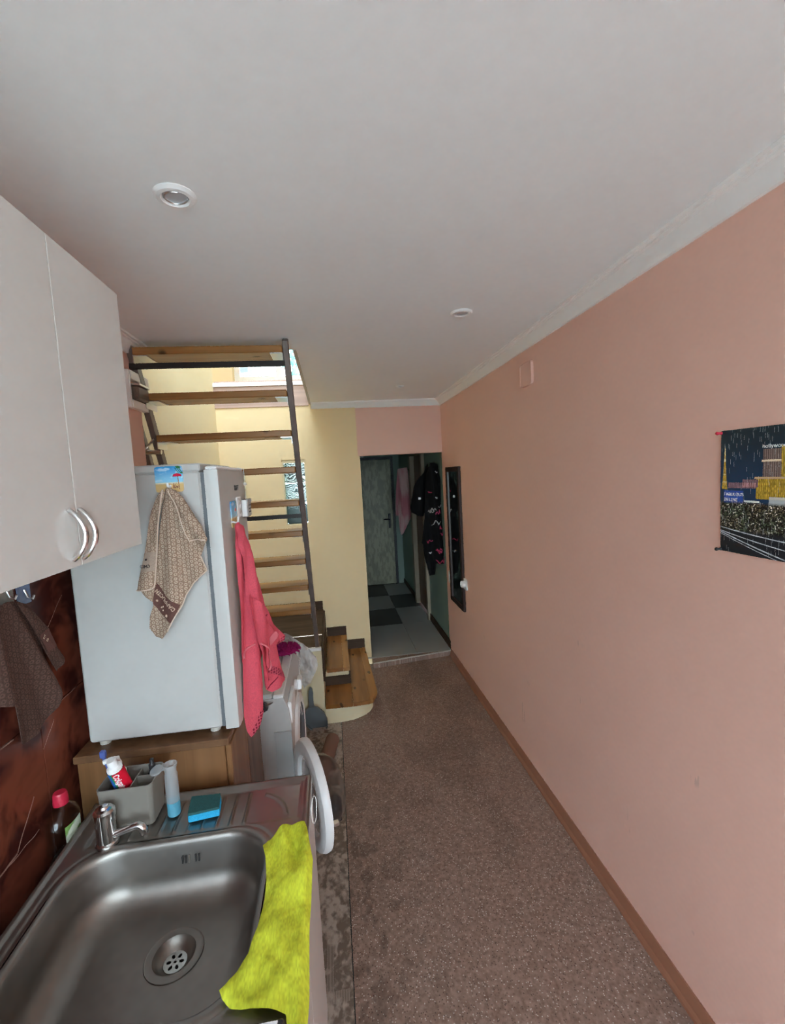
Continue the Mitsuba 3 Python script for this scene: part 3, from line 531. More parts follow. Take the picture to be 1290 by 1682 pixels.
PO, PU, PV, PN = np.array([XR - 0.006, PY, PZ0]), np.array([0, -1.0, 0]), np.array([0, 0, 1.0]), np.array([-1.0, 0, 0])
ph = PZ1 - PZ0
add('sign_lettering', letters('hollywood', 0.0092, PO, PU, PV, PN, base=(0.1235, 0.838 * ph), lift=0.001, depth=0.0004), 'text_white', po, smooth=False)
add('sign_lettering', cat(letters('FABULOUS', 0.0082, PO, PU, PV, PN, base=(0.0125, 0.468 * ph), lift=0.001, depth=0.0004), letters('IN LINE', 0.0082, PO, PU, PV, PN, base=(0.0125, 0.424 * ph), lift=0.001, depth=0.0004)), 'text_white', po, smooth=False)
for z, mname, nm in ((PZ1 - 0.006, 'red_plastic', 'red push pin at the upper left corner of the poster'), (PZ0 + 0.004, 'black_plastic', 'black push pin at the lower left corner of the poster')):
    k = add('push_pin', lathe([(0, 0), (0.0045, 0), (0.003, 0.004), (0.0026, 0.010), (0.005, 0.012), (0.004, 0.016), (0, 0.017)], 14, (-1, 0, 0), (XR - 0.006, PY - 0.002, z)), mname); tag(k, nm, 'pin', 'poster pins')

# ------------------------------------------------------------------ hanging things in the hall
def hang(O, u, v, n): return np.array(O, float), np.array(u, float), np.array(v, float), np.array(n, float)
cO, cu, cv, cn = hang((1.0, 4.46, 1.1), (1, 0, 0), (0, 0, 1), (0, -1, 0))
def cfold(a, b): return 0.03 * np.sin(a * 46 + b * 3) + 0.04 * np.cos((a - 0.0) * 9)
def cpx(pts, d=0.0): return px_poly([(660 + x / 7.644, 740 + y / 7.644) for x, y in pts], cO, cu, cv, cn, d)
ct = thing('printed_coat', 'long black garment with white and pink scribble print hanging on the hall wall', 'garment')
coat_sheets = [cloth(cpx([(340, 160), (400, 150), (450, 170), (470, 320), (492, 380), (490, 600), (510, 880), (530, 1100), (546, 1300), (520, 1320), (515, 1410), (430, 1410), (425, 1480), (415, 1555), (330, 1555), (315, 1480), (280, 1340), (262, 1170), (250, 1160), (262, 960), (275, 830), (290, 600), (300, 300)]), cfold, 0.05, 0.02)]
sheet('cloth', coat_sheets, cO, cu, cv, cn, 'coat_black', ct)
def scribble(cx, cy, w, seed, rot=0.0):
    r = np.random.default_rng(seed); q = [at(660 + cx / 7.644, 740 + cy / 7.644, cO, cn)]; c0 = q[0]; pts = []
    a0, b0 = np.dot(c0 - cO, cu), np.dot(c0 - cO, cv)
    for i in range(7): pts.append((a0 + (i / 6 - 0.5) * w, b0 + r.uniform(-0.4, 0.4) * w))
    t = np.linspace(0, 6, 26); pa = np.interp(t, range(7), [p[0] for p in pts]); pb = np.interp(t, range(7), [p[1] for p in pts])
    zz = cfold(pa, pb) + 0.03
    return tube(cO + np.outer(pa, cu) + np.outer(pb, cv) + np.outer(zz, cn), 0.004, 5)
add('white_print', cat(*[scribble(x, y, w, s) for x, y, w, s in ((355, 765, 0.05, 1), (375, 730, 0.05, 2), (420, 890, 0.09, 3), (345, 1275, 0.03, 4), (420, 270, 0.03, 5), (475, 700, 0.05, 6), (410, 590, 0.025, 7))]), 'coat_white_print', ct)
add('pink_print', cat(*[scribble(x, y, w, s) for x, y, w, s in ((435, 765, 0.06, 11), (490, 960, 0.06, 12), (490, 1045, 0.05, 13), (340, 1140, 0.07, 14), (450, 1250, 0.06, 15), (450, 1230, 0.05, 18), (470, 1365, 0.09, 16), (340, 520, 0.03, 17))]), 'coat_pink_print', ct)
add('hook', tube([(HX, 4.5, 1.86), (1.02, 4.49, 1.86), (1.0, 4.49, 1.89)], 0.006), 'black_steel', ct)
jk_sheets = [cloth(cpx([(330, 165), (300, 200), (270, 280), (190, 370), (150, 450), (125, 620), (112, 720), (130, 780), (200, 815), (270, 825), (300, 700), (320, 450), (340, 250)], -0.15), lambda a, b: -0.17 + 0.05 * np.cos((a + 0.09) * 14), 0.08, 0.02)]
jk = thing('black_jacket', 'plain black jacket with a small white mark hanging behind the printed garment', 'jacket')
sheet('cloth', jk_sheets, cO, cu, cv, cn, 'coat_black', jk)
add('hook', tube([(HX, 4.61, 1.86), (1.0, 4.60, 1.86), (0.975, 4.60, 1.87)], 0.006), 'black_steel', jk)
q = at(660 + 225 / 7.644, 740 + 602 / 7.644, cO - 0.08 * cn, cn)
add('white_mark', bx(q[0] - 0.012, q[0] + 0.012, 4.535, 4.541, q[2] - 0.012, q[2] + 0.012, 0.002), 'text_white', jk)
rO, ru, rv, rn = hang((1.0, 6.2, 1.3), (1, 0, 0), (0, 0, 1), (0, -1, 0))
def rpx(pts): return px_poly([(580 + x / 6.6, 735 + y / 6.6) for x, y in pts], rO, ru, rv, rn)
rb = thing('pink_robe', 'faded pink towel hanging in the dim hall beside the far door', 'towel')
sheet('cloth', [cloth(rpx([(480, 235), (580, 215), (600, 330), (612, 560), (625, 740), (590, 830), (550, 935), (520, 950), (500, 860), (490, 740), (460, 735), (458, 600), (465, 400)]), lambda a, b: 0.03 * np.sin(a * 42) + 0.02, 0.02, 0.02)], rO, ru, rv, rn, 'robe_pink', rb)
add('hook', tube([(HX, 6.22, 1.86), (1.0, 6.21, 1.86), (0.985, 6.21, 1.89)], 0.006), 'black_steel', rb)

# ------------------------------------------------------------------ wall cabinet
wc = thing('wall_cabinet', 'white two-door wall cabinet with chrome bow handles above the sink', 'cabinet')
CX, CY0, CY1, CZ0, CZ1 = -0.50, 0.30, 1.257, 1.672, 2.304
add('carcass', bx(-0.85, CX - 0.018, CY0, CY1 - 0.002, CZ0 + 0.002, CZ1 - 0.002), 'cabinet_white', wc, smooth=False)
dm = at(128, 865, (CX, 0, 0), (1, 0, 0))[1]
door_a = add('door', bx(CX - 0.017, CX, CY0, dm - 0.0012, CZ0, CZ1, 0.001), 'cabinet_white', wc, smooth=False)
door_b = add('door', bx(CX - 0.017, CX, dm + 0.0012, CY1, CZ0, CZ1, 0.001), 'cabinet_white', wc, smooth=False)
for dk, pts in ((door_a, [(115, 837), (126, 920)]), (door_b, [(132, 836), (143, 916)])):
    p0, p1 = (at(x, y, (CX + 0.006, 0, 0), (1, 0, 0)) for x, y in pts); y = (p0[1] + p1[1]) / 2
    t = np.linspace(0, 1, 22); z = p0[2] + (p1[2] - p0[2]) * t; bow = 0.026 * np.sin(math.pi * t) ** 0.8
    add('handle', tube(np.c_[CX + 0.002 + bow, y + 0 * t, z], 0.0045 + 0.001 * np.sin(math.pi * t), 10), 'chrome', dk)

# ------------------------------------------------------------------ fridge on its wooden cabinet
FY0, FY1, FX = 1.475, 1.905, -0.345
bc = thing('wooden_base_cabinet', 'brown wood veneer cabinet carrying the fridge', 'cabinet')
add('carcass', bx(-0.83, -0.392, 1.452, 1.96, 0.06, 0.985, 0.002), 'veneer', bc, smooth=False)
add('top_board', bx(-0.835, -0.375, 1.44, 1.965, 0.985, 1.008, 0.003), 'veneer_dark', bc, smooth=False)
add('door', bx(-0.391, -0.373, 1.455, 1.70, 0.07, 0.98, 0.003), 'veneer', bc, smooth=False)
add('door', bx(-0.391, -0.373, 1.704, 1.955, 0.07, 0.98, 0.003), 'veneer_dark', bc, smooth=False)
add('plinth', bx(-0.83, -0.42, 1.46, 1.95, 0.0, 0.06), 'dark_board', bc, smooth=False)
fg = thing('fridge', 'compact white fridge standing on the wooden cabinet', 'fridge')
add('body', bx(-0.80, -0.400, FY0, FY1, 1.028, 1.86, 0.006), 'white_enamel', fg)
add('gasket', bx(-0.400, -0.388, FY0 + 0.006, FY1 - 0.006, 1.03, 1.855), 'gasket_grey', fg, smooth=False)
dm_ = prism(Polygon([(-0.388, FY0 + 0.001), (FX - 0.012, FY0 + 0.001), (FX - 0.003, FY0 + 0.004), (FX, FY0 + 0.014), (FX, FY1 - 0.014), (FX - 0.004, FY1 - 0.004), (FX - 0.014, FY1), (-0.388, FY1)]), 1.022, 1.862)
fd = add('door', dm_, 'white_enamel', fg)
add('door_cap', bx(-0.386, FX - 0.004, FY0 + 0.004, FY1 - 0.004, 1.862, 1.873, 0.004), 'white_plastic', fd)
add('top_cover', bx(-0.80, -0.398, FY0, FY1, 1.86, 1.884, 0.004), 'white_enamel', fg)
for x, y in ((-0.77, 1.51), (-0.43, 1.51), (-0.77, 1.87), (-0.43, 1.87)): add('foot', cyl((x, y, 1.008), (x, y, 1.03), 0.016), 'trim_grey', fg)
FO, FU, FV, FN = np.array([FX, 1.690, 1.79]), np.array([0, 1.0, 0]), np.array([0, 0, 1.0]), np.array([1.0, 0, 0])
add('emblem', letters('KRAFT', 0.017, FO, FU, FV, FN, lift=0.0002, bold=True), 'text_dark', fd, smooth=False)

# magnets
def beach(y0w, uy):
    def fn(p, n, uv):
        u, v = uv.x, uv.y
        c = mix(mi.Color3f(0.30, 0.62, 0.80), mi.Color3f(0.05, 0.30, 0.62), smoothstep(0.3, 1.0, v))
        c = mix(c, mi.Color3f(0.7, 0.8, 0.85), smoothstep(0.55, 0.75, fbm(u * 5, v * 9, 1, 3)) * smoothstep(0.3, 0.5, v) * 0.5)
        c = mix(c, mi.Color3f(0.66, 0.46, 0.20), smoothstep(0.36, 0.31, v)); c = mix(c, mi.Color3f(0.75, 0.65, 0.45), smoothstep(0.05, 0.0, dr.abs(v - 0.35)))
        d = (u - 0.80) * (u - 0.80) / 0.026 + (v - 0.62) * (v - 0.62) / 0.010
        c = mix(c, mi.Color3f(0.55, 0.02, 0.06), dr.select((d < 1) & (v > 0.60), 1.0, 0.0))
        c = mix(c, mi.Color3f(0.30, 0.12, 0.06), dr.select((dr.abs(u - 0.82 - 0.06 * (0.6 - v)) < 0.013) & (v < 0.62) & (v > 0.1), 1.0, 0.0))
        g = (u - 0.98) * (u - 0.98) + (v - 0.95) * (v - 0.95)
        c = mix(c, mi.Color3f(0.03, 0.14, 0.05), dr.select((g < 0.06) & (noise(u * 30 + v * 18, v * 6, 0) > 0.45), 1.0, 0.0))
        c = mix(c, mi.Color3f(0.30, 0.12, 0.07), dr.select((dr.abs(u - 0.72) < 0.09) & (v > 0.15) & (v < 0.34) & (noise(u * 40, v * 20, 1) > 0.5), 1.0, 0.0))
        return c
    return fn
mat('beach_print', beach(0, 0), 0.2)
def print_plate(w, h, r, t):
    P = Polygon([(r, r), (w - r, r), (w - r, h - r), (r, h - r)]).buffer(r, quad_segs=4); m = prism(P, 0, t); return m, m.vertices[:, :2] / (w, h)
mg = thing('beach_magnet', 'square beach picture magnet with a red parasol on the fridge side', 'magnet')
m, uv = print_plate(0.081, 0.079, 0.009, 0.003); m.apply_transform(frame_m((-0.530, FY0 - 0.0005, 1.799), (1, 0, 0), (0, 0, 1), (0, -1, 0)))
add('picture', m, 'beach_print', mg, smooth=False, uv=uv)
add('hook', tube([(-0.487, FY0 - 0.003, 1.818), (-0.487, FY0 - 0.018, 1.812), (-0.487, FY0 - 0.028, 1.818), (-0.487, FY0 - 0.03, 1.828)], 0.004), 'white_plastic', mg)
mg2 = thing('beach_magnet', 'narrow-looking beach picture magnet on the fridge door above the pink towel', 'magnet')
m, uv = print_plate(0.085, 0.090, 0.006, 0.003); m.apply_transform(frame_m((FX + 0.0005, 1.600, 1.664), (0, 1, 0), (0, 0, 1), (1, 0, 0)))
add('picture', m, 'beach_print', mg2, smooth=False, uv=uv)
sn = thing('card_magnet', 'small pale magnet card with two round spots on the fridge door', 'magnet')
add('card', bx(FX + 0.0005, FX + 0.006, 1.700, 1.765, 1.690, 1.765, 0.002), 'white_plastic', sn)
for z in (1.745, 1.712): add('spot', lathe([(0, 0), (0.011, 0), (0.009, 0.003), (0, 0.004)], 14, (1, 0, 0), (FX + 0.006, 1.735, z)), 'trim_grey', sn)
hb = thing('hanging_charm', 'little white house-shaped tag hanging from a chain of clear beads at the fridge door', 'charm')
add('tag_body', bx(FX + 0.004, FX + 0.022, 1.79, 1.865, 1.683, 1.752, 0.002), 'black_plastic', hb)
add('tag_front', bx(FX + 0.0035, FX + 0.0225, 1.782, 1.7895, 1.686, 1.75, 0.001), 'white_plastic', hb)
add('tag_face', cat(bx(FX + 0.022, FX + 0.025, 1.79, 1.862, 1.686, 1.738, 0.001), bx(FX + 0.0225, FX + 0.027, 1.785, 1.866, 1.738, 1.752, 0.001)), 'grey_enamel', hb)
add('tag_marks', cat(*[bx(FX + 0.0252, FX + 0.0258, y, y + 0.018, z, z + 0.004) for y in (1.81, 1.835) for z in (1.725, 1.712, 1.700)]), 'text_dark', hb, smooth=False)
for z in np.linspace(1.765, 1.855, 7): add('bead', trimesh.creation.icosphere(2, 0.0075).apply_translation((FX + 0.014, 1.826, z)), 'clear_plastic' if int(z * 1000) % 2 else 'frosted_plastic', hb, smooth=True)
add('cord', tube([(FX + 0.014, 1.826, 1.75), (FX + 0.014, 1.826, 1.868), (FX - 0.01, 1.826, 1.875)], 0.001, 6), 'white_plastic', hb)

# beige towel on the fridge side
bO, bu, bv, bn = hang((-0.487, 1.452, 1.81), (1, 0, 0), (0, 0, 1), (0, -1, 0))
def bpx(pts): return px_poly(pts, bO, bu, bv, bn)
def fan(a, b): return np.arctan2(a, np.maximum(-b, 0.02))
def bf0(a, b):
    t = fan(a, b); r = np.clip(-b / 0.35, 0, 1); return 0.006 + r * (0.010 * np.cos(t * 24 + 0.4) + 0.012 * np.cos(t * 9 + 0.3)) + 0.012 * r
def bf1(a, b): return bf0(a, b) + 0.016 + 0.004 * np.cos(a * 70)
def bf3(a, b): return bf0(a, b) + 0.014 + 0.006 * np.cos((a - b) * 45)
bt = thing('beige_towel', 'beige terry towel with ring pattern and brown woven band hanging on the fridge side', 'towel')
main = bpx([(273.4, 802), (279.5, 801), (290, 805), (302, 817), (314, 834), (333, 863), (343, 885), (330, 913), (341, 936), (321, 955), (309, 974), (305, 989), (290, 1015), (282, 1031), (271, 1046), (259, 1043), (249, 1029), (250, 1010), (255, 993), (256, 988), (233, 969), (236, 950), (255, 940), (262, 905), (264, 880), (268, 830)])
flap = bpx([(272.5, 802), (262, 815), (253, 838), (245.7, 882), (239.8, 918), (233.8, 945), (230, 967), (257.6, 963), (260.5, 957), (263.5, 900), (265, 859), (276, 808)])
flapr = bpx([(276, 803), (285, 802), (302, 817), (314, 834), (333, 863), (343, 885), (328, 884), (314, 888), (308, 875), (299, 847), (290, 826)])
sheet('cloth', [cloth(main, bf0, 0.005, 0.006), cloth(flap, bf1, 0.006, 0.006), cloth(flapr, bf3, 0.006, 0.006)], bO, bu, bv, bn, 'beige_terry', bt)
def crop6(pts): return bpx([(245 + x / 5.8, 760 + y / 5.8) for x, y in pts])
def lift(f, d): return lambda a, b: f(a, b) + d
bdk = sheet('woven_band', [cloth(crop6([(92, 1135), (200, 1255), (330, 1325), (300, 1410), (252, 1500), (130, 1410), (58, 1330), (68, 1210)]), lift(bf0, 0.0028), 0.002, 0.005)], bO, bu, bv, bn, 'brown_band', bt)
labels[bdk] = {'label': 'dark brown woven band'}
def ploc(x, y, sx=5.8, ox=245, oy=760): 
    q = at(ox + x / sx, oy + y / sx, bO, bn) - bO; return float(np.dot(q, bu)), float(np.dot(q, bv))
pa, pb = ploc(300, 1360), ploc(100, 1195); rot = math.atan2(pb[1] - pa[1], pb[0] - pa[0])
add('band_lettering', letters('CAPPUCIN', 0.0115, bO, bu, bv, bn, bf0, (pa[0], pa[1]), rot + 0.0, lift=0.004, bold=True), 'thread_beige', bt, smooth=False)
dots = []
for x, y, r in ((95, 1300, 0.004), (145, 1360, 0.003), (165, 1350, 0.003), (165, 1385, 0.003), (208, 1428, 0.005)):
    a, b = ploc(x, y); z = bf0(np.array([a]), np.array([b]))[0] + 0.0035; dots.append(lathe([(0, 0), (r, 0), (r * 0.7, 0.0012), (0, 0.0014)], 12, bn, bO + a * bu + b * bv + z * bn))
add('band_dots', cat(*dots), 'thread_beige', bt)
def c5(x, y): return (100 + x / 3.363, 740 + y / 3.363)
fbk = sheet('flap_band', [cloth(bpx([c5(484, 556), c5(548, 550), c5(541, 652), c5(458, 662)]), lift(bf1, 0.0036), 0.0015, 0.005)], bO, bu, bv, bn, 'beige_band', bt)
labels[fbk] = {'label': 'smooth beige band with black letters'}
q0 = at(*c5(462, 641), bO, bn) - bO
add('flap_lettering', letters('CINO', 0.0085, bO, bu, bv, bn, bf1, (np.dot(q0, bu) - 0.002, np.dot(q0, bv)), 0.06, lift=0.005, bold=True), 'thread_black', bt, smooth=False)
q1 = at(*c5(493, 594), bO, bn) - bO; a, b = np.dot(q1, bu), np.dot(q1, bv)
add('flap_motif', lathe([(0, 0), (0.0035, 0), (0.0028, 0.001), (0, 0.0014)], 12, bn, bO + a * bu + b * bv + (bf1(np.array([a]), np.array([b]))[0] + 0.0045) * bn), 'thread_black', bt)

def line_on(pts, f, O, u, v, n, r=0.002, d=0.003, k=30):
    q = np.array([at(x, y, O, n) - O for x, y in pts]); a, b = q @ u, q @ v; t = np.linspace(0, len(pts) - 1, k); a, b = np.interp(t, range(len(pts)), a), np.interp(t, range(len(pts)), b)
    return tube(O + np.outer(a, u) + np.outer(b, v) + np.outer(f(a, b) + d, n), r, 6)
add('hem', cat(line_on([(272.5, 804), (268, 830), (265, 859), (263.5, 900), (260.5, 957), (257.6, 963), (230, 967)], bf1, bO, bu, bv, bn, 0.0022), line_on([(343, 885), (328, 884), (314, 888)], bf3, bO, bu, bv, bn, 0.0022), line_on([(314, 888), (308, 875), (299, 847), (290, 826), (281, 806)], bf3, bO, bu, bv, bn, 0.0018), line_on([(330, 913), (341, 936), (321, 955), (309, 974), (305, 989), (290, 1015), (282, 1031)], bf0, bO, bu, bv, bn, 0.002)), 'hem_beige', bt)
# pink towel on the fridge door
pu = np.array([0.31, 0.95, 0]); pu /= np.linalg.norm(pu); pn = np.array([pu[1], -pu[0], 0]); pv = np.array([0, 0, 1.0]); pO = np.array([FX + 0.030, 1.60, 1.69])
def ppx(pts, d=0.0): return px_poly([(380 + x / 4.55, 850 + y / 4.55) for x, y in pts], pO, pu, pv, pn, d)
def pf0(a, b):
    r = np.clip(-b / 0.45, 0, 1); t = (a - 0.02) / (0.05 + 0.5 * np.clip(-b, 0, 1)); return r * (0.014 * np.cos(t * 15) + 0.008 * np.cos(t * 6 + 1))
def pf1(a, b):
    r = np.clip(-b / 0.45, 0, 1); return pf0(a, b) + 0.008 + 0.020 * r + 0.013 * r * np.cos(a * 52 + b * 10)
pt = thing('pink_towel', 'coral pink towel with dark red checked bands hanging on the fridge door', 'towel')
pA = ppx([(25, 60), (45, 35), (90, 60), (150, 300), (200, 560), (236, 760), (268, 950), (250, 1090), (206, 1230), (203, 1440), (184, 1560), (152, 1645), (130, 1600), (105, 1480), (95, 1100), (75, 1040), (55, 800), (45, 500), (42, 250)])
pB = ppx([(50, 60), (55, 38), (75, 35), (100, 75), (150, 250), (210, 480), (245, 660), (300, 760), (375, 880), (372, 915), (330, 955), (358, 1080), (392, 1215), (310, 1305), (222, 1250), (205, 1140), (180, 1000), (160, 900), (130, 640), (90, 300)], 0.016)
pC = ppx([(130, 560), (200, 640), (250, 760), (320, 880), (275, 960), (272, 1000), (235, 1080), (205, 1135), (200, 1080), (215, 970), (175, 942), (158, 860)], 0.03)
def pf2(a, b): return pf1(a, b) + 0.016
sheet('cloth', [cloth(pA, pf0, 0.006, 0.010), cloth(pB, pf1, 0.006, 0.010), cloth(pC, pf2, 0.006, 0.010)], pO, pu, pv, pn, 'pink_terry', pt)
for poly, f in (([(232, 1085), (215, 1128), (290, 1165), (388, 1202), (372, 1150), (300, 1115)], pf1), ([(372, 880), (335, 935), (330, 955), (372, 918)], pf1), ([(199, 1440), (182, 1555), (154, 1635), (148, 1600), (166, 1530), (180, 1450)], pf0)):
    k = sheet('checked_band', [cloth(ppx(poly, 0.016 if f is pf1 else 0.0), lift(f, 0.0042), 0.0015, 0.008)], pO, pu, pv, pn, 'pink_checks', pt); labels[k] = {'label': 'dark red checked band'}
sheet('care_label', [cloth(ppx([(262, 905), (300, 848), (325, 872), (275, 960)], 0.03), lift(pf2, 0.005), 0.0015, 0.008)], pO, pu, pv, pn, 'pink_edge', pt)
def seamline(pts, f, r=0.0016, d=0.005, n=24):
    q = np.array([at(380 + x / 4.55, 850 + y / 4.55, pO + pn * {pf0: 0.0, pf1: 0.016, pf2: 0.03}[f], pn) - pO for x, y in pts]); a, b = q @ pu, q @ pv; t = np.linspace(0, len(pts) - 1, n); a, b = np.interp(t, range(len(pts)), a), np.interp(t, range(len(pts)), b)
    return tube(pO + np.outer(a, pu) + np.outer(b, pv) + np.outer(f(a, b) + d, pn), r, 6)
add('edge_hem', cat(seamline([(175, 942), (215, 965), (262, 975), (272, 1000), (235, 1080), (206, 1138)], pf2, 0.0032), seamline([(142, 945), (110, 985), (82, 1035), (78, 1055)], pf0, 0.0036, 0.006)), 'pink_edge', pt)
add('stitching', cat(seamline([(200, 690), (228, 655)], pf1), seamline([(222, 765), (250, 725)], pf1), seamline([(240, 1150), (228, 1215)], pf1), seamline([(318, 1190), (282, 1285)], pf1)), 'maroon_thread', pt)
add('hook', tube([(FX, 1.60, 1.685), (FX + 0.02, 1.605, 1.68), (FX + 0.024, 1.605, 1.70)], 0.004), 'white_plastic', pt)

# brown towel on the tiled wall, with its hook plates
wO, wu, wv, wn = hang((-0.835, 1.20, 1.55), (0, 1, 0), (0, 0, 1), (1, 0, 0))
def wpx(pts): return px_poly([(x / 5.425, 950 + y / 5.425) for x, y in pts], wO, wu, wv, wn)
def wf0(a, b):
    r = np.clip(-b / 0.3, 0.1, 1); t = a / (0.06 + 0.5 * np.clip(-b, 0, 1)); return 0.006 + r * (0.012 * np.cos(t * 7) + 0.006 * np.cos(t * 15))
wt = thing('brown_towel', 'dark brown terry towel hanging on the red marble tiles', 'towel')
wm = wpx([(-120, 330), (-60, 260), (0, 235), (30, 215), (90, 205), (160, 235), (250, 310), (300, 400), (340, 560), (380, 720), (430, 850), (465, 920), (488, 1010), (470, 1150), (420, 1270), (350, 1380), (250, 1460), (170, 1490), (110, 1470), (100, 1280), (96, 1150), (0, 1155), (-120, 1150)])
wfl = wpx([(60, 205), (160, 235), (250, 310), (380, 450), (460, 590), (500, 640), (555, 710), (550, 745), (490, 790), (420, 840), (340, 720), (270, 540), (180, 380), (110, 290)])
sheet('cloth', [cloth(wm, wf0, 0.006, 0.007), cloth(wfl, lift(wf0, 0.013), 0.006, 0.007)], wO, wu, wv, wn, 'brown_terry', wt)
k = sheet('woven_band', [cloth(wpx([(262, 520), (372, 450), (458, 600), (345, 668)]), lift(wf0, 0.0175), 0.0015, 0.006)], wO, wu, wv, wn, 'brown_band', wt); labels[k] = {'label': 'smooth dark band with woven letters'}
q2 = at(295 / 5.425, 950 + 540 / 5.425, wO, wn) - wO
add('band_lettering', letters('E  a', 0.011, wO, wu, wv, wn, wf0, (np.dot(q2, wu), np.dot(q2, wv)), -0.75, lift=0.0195), 'thread_beige', wt, smooth=False)
for px, nm, m_ in ((38, 'blue adhesive hook on the red tiles under the wall cabinet', 'hook_sticker'), (8, 'pale adhesive hook on the red tiles behind the brown towel', 'caddy_grey')):
    q = at(px, 975, (-0.849, 0, 0), (1, 0, 0)); hk = thing('adhesive_hook', nm, 'hook')
    add('plate', bx(-0.8495, -0.846, q[1] - 0.028, q[1] + 0.026, q[2] - 0.03, q[2] + 0.03, 0.001), m_, hk)
    add('prong', tube([(-0.846, q[1], q[2] + 0.01), (-0.838, q[1], q[2] - 0.012), (-0.826, q[1], q[2] - 0.016), (-0.822, q[1], q[2] - 0.006)], 0.003), 'chrome', hk)

# ------------------------------------------------------------------ sink unit
SX0, SX1, SY0, SY1, SZ = -0.762, -0.120, 0.60, 1.397, 0.88
BX0, BX1, BY0, BY1 = -0.700, -0.225, 0.775, 1.203
su = thing('sink_cabinet', 'beige-grey base cabinet under the steel sink', 'cabinet')
add('carcass', cat(bx(SX0, SX0 + 0.016, SY0, SY1 - 0.01, 0.09, SZ - 0.008), bx(SX0, SX1 - 0.02, SY1 - 0.026, SY1 - 0.01, 0.0, SZ - 0.008), bx(SX0, SX1 - 0.02, SY0, SY1 - 0.01, 0.09, 0.106), bx(SX0, SX1 - 0.02, SY0 + 0.004, SY0 + 0.020, 0.0, SZ - 0.008)), 'beige_panel', su, smooth=False)
for a, b in ((SY0, 0.995), (0.998, SY1 - 0.01)): add('door', bx(SX1 - 0.02, SX1 - 0.003, a, b, 0.06, SZ - 0.034, 0.0015), 'beige_panel', su, smooth=False)
add('plinth', bx(-0.30, SX1 - 0.05, SY0, SY1 - 0.02, 0.0, 0.09), 'dark_board', su, smooth=False)
sk = thing('kitchen_sink', 'stainless steel sink with one rounded basin and a ribbed drainer', 'sink')
def rrect(x0, x1, y0, y1, r, n=10):
    q = []
    for cx, cy, t0 in ((x1 - r, y1 - r, 0), (x0 + r, y1 - r, 90), (x0 + r, y0 + r, 180), (x1 - r, y0 + r, 270)):
        q += [(cx + r * math.cos(math.radians(t0 + 90 * i / n)), cy + r * math.sin(math.radians(t0 + 90 * i / n))) for i in range(n + 1)]
    return np.array(q)
def loft(rings):
    n = len(rings[0]); V = np.vstack(rings); F = []
    for i in range(len(rings) - 1):
        for j in range(n):
            j2 = (j + 1) % n; a, b, c_, d = i * n + j, i * n + j2, (i + 1) * n + j2, (i + 1) * n + j; F += [(a, b, c_), (a, c_, d)]
    return trimesh.Trimesh(V, np.array(F), process=False)
# deck: a height field outside the basin with a raised back edge, ribs of the drainer and a rolled front edge
h = 0.004; gx, gy = np.arange(SX0, SX1 + 1e-6, (SX1 - SX0) / 330), np.arange(SY0, SY1 + 1e-6, (SY1 - SY0) / 170)
G = np.stack(np.meshgrid(gx, gy), -1).reshape(-1, 2)
outer = rrect(BX0 - 0.012, BX1 + 0.012, BY0 - 0.012, BY1 + 0.012, 0.115, 16)
import shapely
Pout = Polygon(outer); keep = ~shapely.contains_xy(Pout.buffer(0.0255), G[:, 0], G[:, 1])
rims = [np.array([Pout.buffer(d, quad_segs=24).exterior.interpolate(i / 420, normalized=True).coords[0] for i in range(420)]) for d in (0.003, 0.006, 0.009, 0.012, 0.015, 0.018, 0.021, 0.024)]
P2 = np.vstack([outer] + rims + [G[keep]]); tri = Delaunay(P2).simplices; cc = P2[tri].mean(1); tri = tri[~shapely.contains_xy(Pout, cc[:, 0], cc[:, 1])]
def sstep(a, b, x): t = np.clip((x - a) / (b - a), 0, 1); return t * t * (3 - 2 * t)
def deck(x, y):
    ed = np.minimum.reduce([x - SX0, SX1 - x, y - SY0, SY1 - y])
    z = SZ + 0.005 * (1 - sstep(0.010, 0.022, ed)) - 0.012 * (1 - sstep(0.0, 0.004, ed))
    pan = sstep(SX0 + 0.05, SX0 + 0.065, x) * (1 - sstep(SX1 - 0.035, SX1 - 0.022, x)) * sstep(1.215, 1.232, y) * (1 - sstep(1.362, 1.376, y))
    rib = 0
    for i in range(11):
        x0 = -0.675 + i * 0.0375
        rib = rib + np.exp(-((x - x0) / 0.0034) ** 2) * sstep(1.225, 1.235, y) * (1 - sstep(1.345, 1.36, y))
    arc_ = np.exp(-((np.hypot(x + 0.30, y - 1.232) - 0.115) / 0.005) ** 2) * (x > -0.255) * (y > 1.245)
    d = np.array(shapely.distance(shapely.points(x, y), Pout)); groove = -0.0022 * np.exp(-((d - 0.012) / 0.004) ** 2)
    return z - 0.004 * pan + 0.0055 * np.minimum(rib, 1) + 0.003 * arc_ + groove
zz = deck(P2[:, 0], P2[:, 1]); zz[:len(outer)] = SZ
a = P2[tri]; ar = (a[:, 1, 0] - a[:, 0, 0]) * (a[:, 2, 1] - a[:, 0, 1]) - (a[:, 1, 1] - a[:, 0, 1]) * (a[:, 2, 0] - a[:, 0, 0]); tri[ar < 0] = tri[ar < 0][:, ::-1]
add('drainer_deck', trimesh.Trimesh(np.c_[P2, zz], tri, process=False), 'sink_steel', sk, smooth=True)
rim_ = bx(SX1 - 0.0035, SX1, SY0, SY1, SZ - 0.035, SZ - 0.006); rim2 = bx(SX0, SX1, SY1 - 0.003, SY1, SZ - 0.035, SZ - 0.006)
add('rim', cat(rim_, rim2, bx(SX0, SX0 + 0.003, SY0, SY1, SZ - 0.035, SZ - 0.006)), 'bright_steel', sk, smooth=False)
DX, DY, BZ = -0.430, 1.030, 0.735
rings = []
